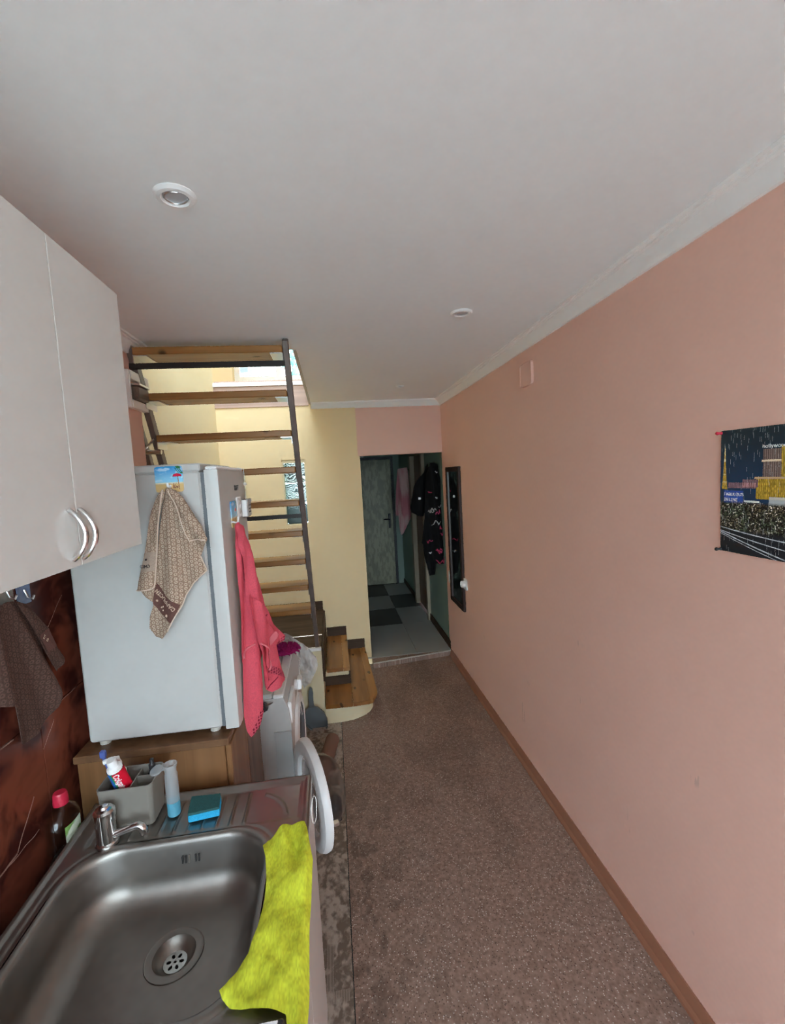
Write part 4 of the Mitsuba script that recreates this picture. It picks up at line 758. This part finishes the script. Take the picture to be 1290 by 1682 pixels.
def ring(off, r, z): return np.c_[rrect(BX0 + off, BX1 - off, BY0 + off, BY1 - off, r, 16), np.full(68, z)]
rings.append(ring(-0.012, 0.115, SZ)); rings.append(ring(-0.006, 0.112, SZ - 0.0005)); rings.append(ring(0.0, 0.108, SZ - 0.004)); rings.append(ring(0.003, 0.107, SZ - 0.012))
for t in np.linspace(0.15, 1, 6): rings.append(ring(0.003 + 0.010 * t, 0.107, SZ - 0.012 - 0.062 * t))
for q in np.linspace(0.08, 1, 12) * math.pi / 2: rings.append(ring(0.013 + 0.070 * (1 - math.cos(q)), 0.107 - 0.035 * (1 - math.cos(q)), SZ - 0.074 - 0.069 * math.sin(q)))
drain_ring = lambda r, z: np.array([(DX + r * math.cos(t), DY + r * math.sin(t), z) for t in [math.atan2(p[1] - DY, p[0] - DX) for p in rings[-1]]])
last = rings[-1]
for s in (0.25, 0.5, 0.75): rings.append(last * (1 - s) + drain_ring(0.064, BZ) * s)
rings.append(drain_ring(0.064, BZ))
add('basin', loft(rings), 'sink_steel', sk, smooth=True)
dr_k = add('drain_flange', lathe([(0.0645, -0.002), (0.0645, 0.0010), (0.0635, 0.0022), (0.061, 0.0012), (0.048, 0.0010), (0.0465, 0.0016), (0.045, -0.001), (0.040, -0.009), (0.033, -0.015), (0.026, -0.019), (0.0245, -0.022)], 56, (0, 0, 1), (DX, DY, BZ)), 'sink_steel', sk, smooth=40)
st = Point(0, 0).buffer(0.0255, quad_segs=16).difference(Point(0, 0).buffer(0.0032))
for i in range(6): st = st.difference(affinity.rotate(affinity.scale(Point(0.0145 * math.cos(i * math.pi / 3), 0.0145 * math.sin(i * math.pi / 3)).buffer(0.0040), 1.35, 0.9), 60 * i))
m = prism(st, 0, 0.003); m.apply_translation((DX, DY, BZ - 0.021)); add('strainer', m, 'bright_steel', dr_k, smooth=False)
add('drain_hole', lathe([(0, -0.03), (0.0255, -0.03), (0.0255, -0.0215)], 24, (0, 0, 1), (DX, DY, BZ)), 'dark_gap', dr_k)
for i, x in enumerate((-0.4525, -0.4445, -0.436, -0.4195, -0.411)):
    add('overflow_slot', bx(x - 0.002, x + 0.002, 1.1880, 1.1935, 0.822, 0.842, 0.001), 'dark_gap' if i != 2 else 'bright_steel', sk, smooth=False)
# faucet
fc = thing('faucet', 'chrome mixer faucet with a short bent spout at the back of the sink', 'faucet')
fx, fy = -0.652, 1.232
add('body', lathe([(0, 0), (0.028, 0), (0.028, 0.006), (0.0245, 0.010), (0.0235, 0.03), (0.0235, 0.070), (0.026, 0.074), (0.026, 0.090), (0.021, 0.096), (0.012, 0.098), (0.010, 0.104), (0, 0.105)], 28, (0, 0, 1), (fx, fy, SZ)), 'chrome', fc)
add('spout', tube([(fx + 0.01, fy - 0.002, SZ + 0.020), (fx + 0.035, fy - 0.004, SZ + 0.027), (fx + 0.062, fy - 0.006, SZ + 0.036), (fx + 0.082, fy - 0.006, SZ + 0.040), (fx + 0.091, fy - 0.007, SZ + 0.037), (fx + 0.096, fy - 0.008, SZ + 0.028), (fx + 0.097, fy - 0.008, SZ + 0.018)], [0.010, 0.0095, 0.0095, 0.010, 0.0105, 0.0105, 0.0105], 14), 'chrome', fc)
# lime cloth over the front rim
lO, lu, lv, ln = hang((-0.16, 0.95, SZ + 0.004), (1, 0, 0), (0, 1, 0), (0, 0, 1))
lp = px_poly([(360 + x / 4.92, 1340 + y / 4.92) for x, y in [(640, 80), (695, 80), (712, 130), (730, 230), (757, 330), (745, 560), (728, 900), (722, 1400), (705, 1700), (690, 1850), (560, 1850), (545, 1660), (540, 1625), (480, 1620), (300, 1605), (90, 1580), (30, 1540), (5, 1460), (60, 1420), (150, 1300), (240, 1150), (320, 920), (370, 700), (385, 560), (380, 380), (355, 270), (400, 210), (480, 150), (560, 100)]], lO, lu, lv, ln)
def lfold(a, b):
    x = a + lO[0]; y = b + lO[1]
    z = 0.010 + 0.0075 * np.cos(a * 105 + 14 * b) * sstep(0.93, 1.12, y) + 0.004 * np.cos(a * 60 - b * 30 + 1) + 0.010 * (meshkit.fbm(np.c_[a * 30, b * 16, a * 0], 4) - 0.5) * 2
    z = z - 0.05 * sstep(-0.121, -0.085, x) - 0.015 * sstep(-0.226, -0.25, x) * sstep(0.80, 0.86, y)
    return z
lc = thing('microfibre_cloth', 'lime yellow microfibre cloth draped over the front rim of the sink', 'cloth')
sheet('cloth', [cloth(lp, lfold, 0.006, 0.006)], lO, lu, lv, ln, 'lime_fleece', lc)
gw = thing('small_box', 'dark box with a white label at the near end of the sink', 'box')
q = at(455, 1672, (0, 0, SZ + 0.03), (0, 0, 1))
add('box_body', bx(q[0] - 0.05, q[0] + 0.012, q[1] - 0.10, q[1], SZ + 0.001, SZ + 0.03, 0.003), 'black_plastic', gw)
add('label_sticker', bx(q[0] - 0.042, q[0] + 0.002, q[1] - 0.09, q[1] - 0.004, SZ + 0.0302, SZ + 0.0308), 'text_white', gw, smooth=False)
lw = thing('wire_loop', 'thin pale loop hanging at the front corner of the sink by the washer door', 'loop')
t = np.linspace(0, 2 * math.pi, 40, endpoint=False); add('ring', tube(np.c_[-0.112 + 0.006 * np.cos(t), 1.30 + 0.022 * np.cos(t), 0.835 + 0.040 * np.sin(t)], 0.0012, 6, True), 'white_plastic', lw)

# ------------------------------------------------------------------ things on the drainer
cd = thing('sink_caddy', 'warm grey plastic caddy with compartments on the drainer', 'caddy')
x0, x1, y0, y1, z0, z1 = -0.690, -0.545, 1.268, 1.375, SZ + 0.001, 1.0
Lr = [np.c_[rrect(x0 + 0.006, x1 - 0.006, y0 + 0.008, y1 - 0.006, 0.012), np.full(44, z0)], np.c_[rrect(x0, x1, y0, y1, 0.014), np.full(44, z1)], np.c_[rrect(x0 + 0.0035, x1 - 0.0035, y0 + 0.0035, y1 - 0.0035, 0.011), np.full(44, z1)], np.c_[rrect(x0 + 0.009, x1 - 0.009, y0 + 0.011, y1 - 0.009, 0.010), np.full(44, z0 + 0.004)]]
cap0 = prism(Polygon(rrect(x0 + 0.008, x1 - 0.008, y0 + 0.010, y1 - 0.008, 0.010)), z0, z0 + 0.004)
add('tub', cat(loft(Lr), cap0), 'caddy_grey', cd, smooth=25)
add('divider', bx(-0.607, -0.604, y0 + 0.0125, y1 - 0.0105, z0 + 0.003, z1 - 0.006), 'caddy_grey', cd, smooth=False)
add('divider', bx(-0.604, x1 - 0.010, 1.326, 1.329, z0 + 0.003, z1 - 0.006), 'caddy_grey', cd, smooth=False)
add('compartment_floor', bx(-0.604, x1 - 0.008, y0 + 0.008, 1.326, z1 - 0.045, z1 - 0.042), 'caddy_grey', cd, smooth=False)
# toothpaste tube leaning in the caddy, cap upwards
tp = thing('toothpaste_tube', 'red toothpaste tube with a white cap standing in the caddy', 'toothpaste')
B = at(189, 1263, (0, 1.285, 0), (0, 1, 0)); A = at(218, 1318, (0, 1.325, 0), (0, 1, 0)); A = B + (A - B) / np.linalg.norm(A - B) * 0.115; ax = (B - A) / np.linalg.norm(B - A)
tv = np.array([0.1, -0.9, 0.45]); tv -= ax * np.dot(tv, ax); tv /= np.linalg.norm(tv); tu = -np.cross(tv, ax)   # tv faces the camera, tu is the letters' up
def tube_body(t0, t1, r0=0.021):
    rr_ = []
    for t in np.linspace(t0, t1, 6):
        c = A + (B - A) * t; rx = r0 * (1.15 - 0.15 * t); ry = r0 * (0.35 + 0.65 * t)
        rr_.append(np.array([c + rx * math.cos(q) * tu + ry * math.sin(q) * tv for q in np.linspace(0, 2 * math.pi, 28, endpoint=False)]))
    m_ = loft(rr_[::-1]); return m_
def tube_col(p, n, uv):
    w = uv.x; c = mix(mi.Color3f(0.60, 0.01, 0.03), mi.Color3f(0.02, 0.22, 0.10), smoothstep(-0.30, -0.32, w)); c = mix(c, mi.Color3f(0.02, 0.11, 0.40), smoothstep(-0.50, -0.53, w))
    return mix(c, mi.Color3f(0.6, 0.7, 0.85), smoothstep(0.30, 0.22, uv.y) * smoothstep(-0.2, -0.5, w))
mat('toothpaste_print', tube_col, 0.3)
tbm = tube_body(0.0, 1.0); qq = np.linspace(0, 2 * math.pi, 28, endpoint=False)
add('body', tbm, 'toothpaste_print', tp, smooth=True, uv=np.c_[np.tile(np.cos(qq), 6), np.repeat(np.linspace(1.0, 0.0, 6), 28)])
add('cap', lathe([(0, 0), (0.0195, 0), (0.0195, 0.006), (0.013, 0.010), (0.0115, 0.030), (0.010, 0.033), (0, 0.033)], 24, ax, B), 'white_plastic', tp)
lm = meshkit.text_mesh('Colgate', 0.0130, 0.0005, True); v = lm.vertices.copy(); v[:, 1] -= 0.004
# bend the word round the tube's front
def wrap(v):
    t = 0.98 - v[:, 0] / np.linalg.norm(B - A); q = v[:, 1] / 0.021; rx, ry = 0.021 * (1.15 - 0.15 * t), 0.021 * (0.35 + 0.65 * t)
    c = A + np.outer(t, B - A); r_ = 1 + (v[:, 2] + 0.0006) / 0.019
    return c + np.outer(rx * np.sin(q) * r_, tu) * 1 + np.outer(ry * np.cos(q) * r_, tv)
lm.vertices = wrap(v); add('lettering', lm, 'text_white', tp, smooth=False)
pb_ = thing('pump_bottle', 'small white pump bottle with a grey body in the caddy corner', 'bottle')
add('body', lathe([(0, 0), (0.017, 0), (0.018, 0.003), (0.018, 0.10), (0.016, 0.108)], 24, (0, 0, 1), (-0.659, 1.347, z0 + 0.005)), 'trim_grey', pb_)
add('collar', lathe([(0.0175, 0.10), (0.0185, 0.108), (0.017, 0.122), (0.010, 0.132), (0.007, 0.150), (0, 0.151)], 24, (0, 0, 1), (-0.659, 1.347, z0 + 0.005)), 'white_plastic', pb_)
add('nozzle', tube([(-0.659, 1.347, z0 + 0.15), (-0.660, 1.345, z0 + 0.165), (-0.675, 1.338, z0 + 0.168), (-0.692, 1.330, z0 + 0.164)], 0.0065, 10), 'white_plastic', pb_)
tb = thing('toothbrush', 'blue-handled brush leaning in the back left of the caddy', 'toothbrush')
add('handle', tube([(-0.668, 1.360, 0.90), (-0.69, 1.363, 0.99), (-0.708, 1.365, 1.045)], [0.005, 0.006, 0.005], 10), 'blue_plastic', tb)
add('head', bx(-0.716, -0.700, 1.358, 1.372, 1.040, 1.062, 0.003), 'blue_plastic', tb)
dp = thing('dropper_bottle', 'small black bottle top sticking out of the caddy', 'bottle')
add('body', lathe([(0, 0), (0.011, 0), (0.012, 0.003), (0.012, 0.07), (0.008, 0.078), (0.0075, 0.085)], 20, (0, 0, 1), (-0.572, 1.352, z0 + 0.035)), 'black_plastic', dp)
add('cap', lathe([(0.0085, 0.082), (0.0088, 0.094), (0.006, 0.098), (0.0055, 0.110), (0, 0.113)], 20, (0, 0, 1), (-0.572, 1.352, z0 + 0.035)), 'black_plastic', dp)
fb = thing('frosted_tube_bottle', 'frosted tube with open flip lid and blue liquid at the bottom beside the caddy', 'bottle')
bxp = (-0.505, 1.305, SZ + 0.002)
add('body', lathe([(0.0175, 0.0405), (0.0175, 0.118), (0.0155, 0.124), (0.0155, 0.136), (0.019, 0.146), (0.0195, 0.150), (0.0165, 0.150), (0.0135, 0.138)], 32, (0, 0, 1), bxp), 'frosted_plastic', fb)
add('liquid', lathe([(0, 0), (0.0165, 0), (0.0175, 0.003), (0.0175, 0.040), (0, 0.0402)], 28, (0, 0, 1), bxp), 'blue_liquid', fb)
add('flip_lid', lathe([(0, 0), (0.017, 0), (0.0175, 0.003), (0.015, 0.004), (0, 0.003)], 24, (-0.15, -0.35, 0.92), (bxp[0] - 0.034, bxp[1] - 0.006, bxp[2] + 0.138)), 'frosted_plastic', fb)
add('hinge', bx(bxp[0] - 0.020, bxp[0] - 0.014, bxp[1] - 0.006, bxp[1] + 0.004, bxp[2] + 0.136, bxp[2] + 0.141), 'frosted_plastic', fb)
sp = thing('sponge', 'blue kitchen sponge with a dark green scouring side on the drainer', 'sponge')
c4 = [at(x, y, (0, 0, SZ + 0.006), (0, 0, 1)) for x, y in ((309, 1350), (361, 1338), (364, 1315), (316, 1320))]
poly = Polygon([(p[0], p[1]) for p in c4]).buffer(-0.004).buffer(0.004)
add('foam', prism(poly, SZ + 0.003, SZ + 0.022), 'sponge_blue', sp, smooth=False); add('scourer', prism(poly.buffer(-0.0005), SZ + 0.0222, SZ + 0.029), 'scourer_green', sp, smooth=False)
# dish soap bottle between sink and tiles
so = thing('soap_bottle', 'clear dish soap bottle with a red cap standing behind the sink', 'bottle')
bx_, by_ = -0.806, 1.318
shape = [(0.0, 0.050, 0.028), (0.005, 0.057, 0.033), (0.12, 0.060, 0.036), (0.200, 0.057, 0.0355), (0.228, 0.044, 0.030), (0.246, 0.020, 0.019), (0.252, 0.0155, 0.0155), (0.260, 0.0155, 0.0155)]
zb = 0.70
def ell(z, rx, ry): return np.array([(bx_ + ry * math.cos(t) * 1.0, by_ + rx * math.sin(t), zb + z) for t in np.linspace(0, 2 * math.pi, 32, endpoint=False)])
add('body', loft([ell(0, 0.001, 0.001)] + [ell(*s) for s in shape]), 'clear_plastic', so, smooth=True)
add('soap', loft([ell(0.003, 0.001, 0.001)] + [ell(z, a_ * 0.94, b_ * 0.94) for z, a_, b_ in ((0.003, 0.050, 0.027), (0.006, 0.056, 0.032), (0.10, 0.058, 0.034))] + [ell(0.10, 0.001, 0.001)]), 'smoky_bowl', so, smooth=30)
add('cap', lathe([(0, 0.250), (0.0185, 0.250), (0.0188, 0.254), (0.0178, 0.278), (0.015, 0.284), (0, 0.285)], 24, (0, 0, 1), (bx_, by_, zb)), 'red_plastic', so)
lv_ = [np.array([(bx_ + 0.0368 * math.cos(t), by_ + 0.0605 * math.sin(t), zb + z) for t in np.linspace(-0.75, 0.30, 16)]) for z in (0.115, 0.205)]
F = [(i, i + 1, 16 + i + 1) for i in range(15)] + [(i, 16 + i + 1, 16 + i) for i in range(15)]
add('front_label', trimesh.Trimesh(np.vstack(lv_), F, process=False), 'label_pale', so, smooth=True)
lm = meshkit.text_mesh('K', 0.026, 0.0006, True); lm.vertices = np.c_[bx_ + 0.0372 * np.cos((lm.vertices[:, 0] - 0.024) / 0.05) + lm.vertices[:, 2], by_ + 0.0609 * np.sin((lm.vertices[:, 0] - 0.024) / 0.05), zb + 0.14 + lm.vertices[:, 1]]
add('label_lettering', lm, 'text_dark', so, smooth=False)
sh = thing('back_ledge', 'narrow dark ledge between the sink and the red tiles', 'ledge')
add('board', bx(-0.85, SX0 - 0.002, SY0, 1.43, zb - 0.025, zb, 0.002), 'dark_board', sh, smooth=False)

# ------------------------------------------------------------------ washing machine
WX0, WX1, WY0, WY1 = -0.83, -0.250, 2.03, 2.63
wmn = thing('washing_machine', 'white front-loading washing machine with its door swung open', 'washing machine')
pf = Polygon([(WX0, 0.02), (WX1, 0.02), (WX1, 0.70), (WX1 - 0.006, 0.775), (WX1 - 0.026, 0.835), (WX0, 0.835)])
def xz_prism(poly, y0, y1):
    m = prism(poly, 0, y1 - y0); M = np.eye(4); M[:3, 0], M[:3, 1], M[:3, 2], M[:3, 3] = (1, 0, 0), (0, 0, 1), (0, -1, 0), (0, y1, 0); m.apply_transform(M); return m
add('cabinet_body', xz_prism(pf, WY0, WY1), 'white_enamel', wmn, smooth=20)
add('side_panel', xz_prism(Polygon([(-0.60, 0.05), (-0.395, 0.05), (-0.395, 0.70), (-0.425, 0.735), (-0.57, 0.735), (-0.60, 0.70)]), WY0 - 0.012, WY0 + 0.002), 'grey_enamel', wmn, smooth=False)
add('front_side_strip', xz_prism(Polygon([(-0.325, 0.03), (WX1, 0.03), (WX1, 0.68), (-0.325, 0.68)]), WY0 - 0.010, WY0 + 0.002), 'grey_enamel', wmn, smooth=False)
add('top_panel', bx(WX0, WX1 - 0.075, WY0 - 0.002, WY1 + 0.002, 0.835, 0.858, 0.005), 'white_enamel', wmn, smooth=20)
add('top_front_rail', bx(WX1 - 0.072, WX1 - 0.026, WY0 - 0.002, WY1 + 0.002, 0.832, 0.852, 0.005), 'white_plastic', wmn, smooth=20)
add('drawer_front', bx(WX1 - 0.012, WX1 + 0.006, WY0 + 0.02, WY0 + 0.20, 0.70, 0.80, 0.004), 'white_plastic', wmn)
add('dial', lathe([(0, 0), (0.028, 0), (0.025, 0.014), (0, 0.016)], 24, (1, 0, 0), (WX1 - 0.004, 2.33, 0.755)), 'white_plastic', wmn)
WC = np.array([WX1, 2.33, 0.475])
add('porthole_ring', lathe([(0.165, 0.0), (0.215, 0.0), (0.212, 0.014), (0.19, 0.022), (0.168, 0.016)], 56, (1, 0, 0), WC), 'white_plastic', wmn)
add('door_gasket', lathe([(0.167, 0.016), (0.160, 0.018), (0.150, 0.004), (0.155, 0.0)], 56, (1, 0, 0), WC), 'gasket_grey', wmn)
add('drum', lathe([(0.152, 0.004), (0.150, 0.0015), (0, 0.0012)], 48, (1, 0, 0), WC), 'gasket_grey', wmn)
for y in (WY0 + 0.05, WY1 - 0.05):
    for x in (WX0 + 0.05, WX1 - 0.05): add('foot', cyl((x, y, 0), (x, y, 0.022), 0.02), 'black_plastic', wmn)
ang = math.radians(20); dnrm = np.array([-math.cos(ang), -math.sin(ang), 0]); DC = np.array([-0.160, 1.868, 0.480])   # outer face of the open door turns to the units
wd = add('door', lathe([(0.150, 0.006), (0.156, 0.022), (0.170, 0.030), (0.195, 0.030), (0.214, 0.020), (0.222, 0.004), (0.220, -0.012), (0.205, -0.016), (0.155, -0.016), (0.150, 0.006)], 72, dnrm, DC), 'white_plastic', wmn)
add('door_window', lathe([(0, 0.010), (0.10, 0.009), (0.152, 0.004), (0.152, 0.0), (0, 0.004)], 56, dnrm, DC), 'smoky_bowl', wd)
add('door_bowl', lathe([(0.158, -0.014), (0.150, -0.03), (0.135, -0.075), (0.11, -0.105), (0.07, -0.118), (0, -0.122)], 56, dnrm, DC), 'smoky_bowl', wd)
add('door_hinge', bar(DC + np.array([-0.05, 0.205, 0.05]), DC + np.array([-0.05, 0.205, -0.05]), 0.02, 0.05, up=(0, 1, 0)), 'grey_enamel', wd)
add('door_latch', bar(DC - 0.212 * np.array([-math.sin(ang), math.cos(ang), 0]) - 0.014 * dnrm, DC - 0.212 * np.array([-math.sin(ang), math.cos(ang), 0]) - 0.034 * dnrm, 0.02, 0.012), 'chrome', wd)
# plug hanging over the side
pg = thing('power_plug', 'black power plug hanging over the washing machine side under the pink towel', 'plug')
PGC = np.array([-0.362, 2.000, 0.815])
add('plug_body', bar(PGC + (-0.03, 0, -0.012), PGC + (0.018, 0, 0.008), 0.030, 0.034, b=0.005), 'black_plastic', pg)
add('prong', cyl(PGC + (0.016, -0.008, 0.011), PGC + (0.040, -0.008, 0.022), 0.0026, 10), 'chrome', pg); add('prong', cyl(PGC + (0.018, 0.009, 0.004), PGC + (0.042, 0.009, 0.014), 0.0026, 10), 'chrome', pg)
add('cord', tube([PGC + (-0.028, 0, -0.010), PGC + (-0.07, 0.0, -0.01), PGC + (-0.11, 0.01, 0.02), PGC + (-0.13, 0.03, 0.047), PGC + (-0.2, 0.12, 0.05)], 0.0042, 8), 'black_plastic', pg)
# magenta chenille mitt
mc = np.array([-0.315, 2.49, 0.872]); e = trimesh.creation.icosphere(3, 1.0); e.vertices = e.vertices * (0.080, 0.062, 0.022)
rot_ = trimesh.transformations.rotation_matrix(0.25, (0, 0, 1)); e.apply_transform(rot_); e.apply_translation(mc + (0, 0, 0.012)); spk = [e]
pts = rng.normal(size=(420, 3)); pts /= np.linalg.norm(pts, axis=1, keepdims=True); pts = pts[pts[:, 2] > -0.25]
for d in pts:
    p = d * (0.074, 0.054, 0.022); p = (rot_[:3, :3] @ p) + mc + (0, 0, 0.012); nn = rot_[:3, :3] @ (d / np.array([0.075, 0.055, 0.03])); nn /= np.linalg.norm(nn); nn = nn + rng.normal(size=3) * 0.18; nn /= np.linalg.norm(nn)
    spk.append(cyl(p, p + nn * 0.019, 0.0038, 5, 0.0022))
mt = thing('chenille_mitt', 'dark magenta chenille wash mitt lying on the washing machine', 'wash mitt')
add('pile', cat(*spk), 'magenta_chenille', mt, smooth=50)
# plastic bag hanging at the far end of the machine
pb = thing('plastic_bag', 'crumpled clear plastic bag hanging over the far front corner of the washing machine', 'plastic bag')
gO, gu, gv, gn = hang((-0.23, 2.655, 0.78), (1, 0, 0), (0, 0, 1), (0, -1, 0))
gp = px_poly([(400 + x / 8.01, 1030 + y / 8.01) for x, y in [(480, 110), (540, 85), (600, 110), (680, 175), (760, 215), (830, 260), (890, 330), (970, 410), (980, 490), (930, 610), (880, 720), (800, 820), (770, 770), (760, 700), (745, 560), (700, 420), (560, 300), (490, 250)]], gO, gu, gv, gn)
def gfold(a, b): return 0.03 * (meshkit.fbm(np.c_[a * 26, b * 20, a * 0 + 2], 4) - 0.5) * 2 - 0.01 + 0.035 * np.exp(-((a - 0.06) / 0.05) ** 2)
sheet('film', [cloth(gp, gfold, 0.003, 0.006), cloth(gp.buffer(-0.008), lambda a, b: gfold(a * 1.1 + 0.3, b + 0.2) - 0.03, 0.003, 0.008)], gO, gu, gv, gn, 'bag_film', pb)
k = add('printed_mark', letters('UF', 0.012, gO, gu, gv, gn, gfold, (at(400 + 745 / 8.01, 1030 + 360 / 8.01, gO, gn)[0] - gO[0], at(400 + 745 / 8.01, 1030 + 360 / 8.01, gO, gn)[2] - gO[2]), 1.4, lift=0.004), 'text_dark', pb, smooth=False)
ws = thing('white_strap', 'pale ribbon strap with a white clip hanging down the washing machine front', 'strap')
sp_ = [at(400 + x / 8.01, 1030 + y / 8.01, (-0.222, 0, 0), (1, 0, 0)) for x, y in [(745, 400), (735, 520), (740, 640), (700, 740), (715, 850), (750, 990), (775, 1150)]]
add('ribbon', cat(*[bar(a, b, 0.010, 0.0015, up=(1, 0, 0)) for a, b in zip(sp_[:-1], sp_[1:])]), 'white_trim', ws, smooth=False)
c = at(400 + 725 / 8.01, 1030 + 725 / 8.01, (-0.215, 0, 0), (1, 0, 0)); add('clip', bx(c[0] - 0.006, c[0] + 0.016, c[1] - 0.03, c[1] + 0.03, c[2] - 0.025, c[2] + 0.025, 0.005), 'white_plastic', ws)
# dustpan against the landing
du = thing('dustpan', 'dark grey plastic dustpan leaning against the cream landing wall', 'dustpan')
dO, du_, dv_, dn_ = np.array([-0.20, 3.235, 0.012]), np.array([1.0, 0, 0]), np.array([0, 0.14, 0.99]), np.array([0, -0.99, 0.14])
def dpx(pts): return px_poly([(400 + x / 8.01, 1030 + y / 8.01) for x, y in pts], dO, du_, dv_, dn_)
pan = dpx([(820, 1080), (870, 1045), (930, 1035), (990, 1050), (1060, 1110), (1105, 1200), (1112, 1280), (1085, 1395), (1000, 1390), (900, 1340), (820, 1280), (815, 1180)])
def dsheet(nm, P, z0, z1): 
    m = prism(P, z0, z1); m.apply_transform(frame_m(dO, du_, dv_, dn_)); return add(nm, m, 'grey_plastic', du, smooth=30)
dsheet('pan', pan, 0.0, 0.004); dsheet('raised_rim', pan.difference(pan.buffer(-0.006)).difference(Polygon([(p[0], p[1]) for p in dpx([(960, 1330), (1100, 1340), (1085, 1420), (940, 1420)]).exterior.coords])), 0.003, 0.030)
hdl = dpx([(865, 1060), (862, 960), (862, 840), (880, 790), (900, 800), (915, 860), (918, 960), (930, 1050)]); dsheet('handle', hdl.buffer(0.002), 0.002, 0.016)
cb = thing('cardboard_tube', 'reddish brown cardboard piece lying on the floor beside the washing machine', 'cardboard')
add('roll', cyl((-0.205, 2.42, 0.045), (-0.10, 2.98, 0.045), 0.045, 20), 'cardboard', cb)
sl = thing('dark_slipper', 'dark slipper tip on the marble strip behind the washer door', 'slipper')
add('sole', bx(-0.125, -0.055, 2.28, 2.46, 0.0, 0.018, 0.008), 'black_plastic', sl); e = trimesh.creation.icosphere(3, 1.0); e.vertices = e.vertices * (0.033, 0.06, 0.03); e.vertices[:, 2] = np.maximum(e.vertices[:, 2], -0.006); e.apply_translation((-0.09, 2.40, 0.022)); add('upper', e, 'black_plastic', sl, smooth=True)
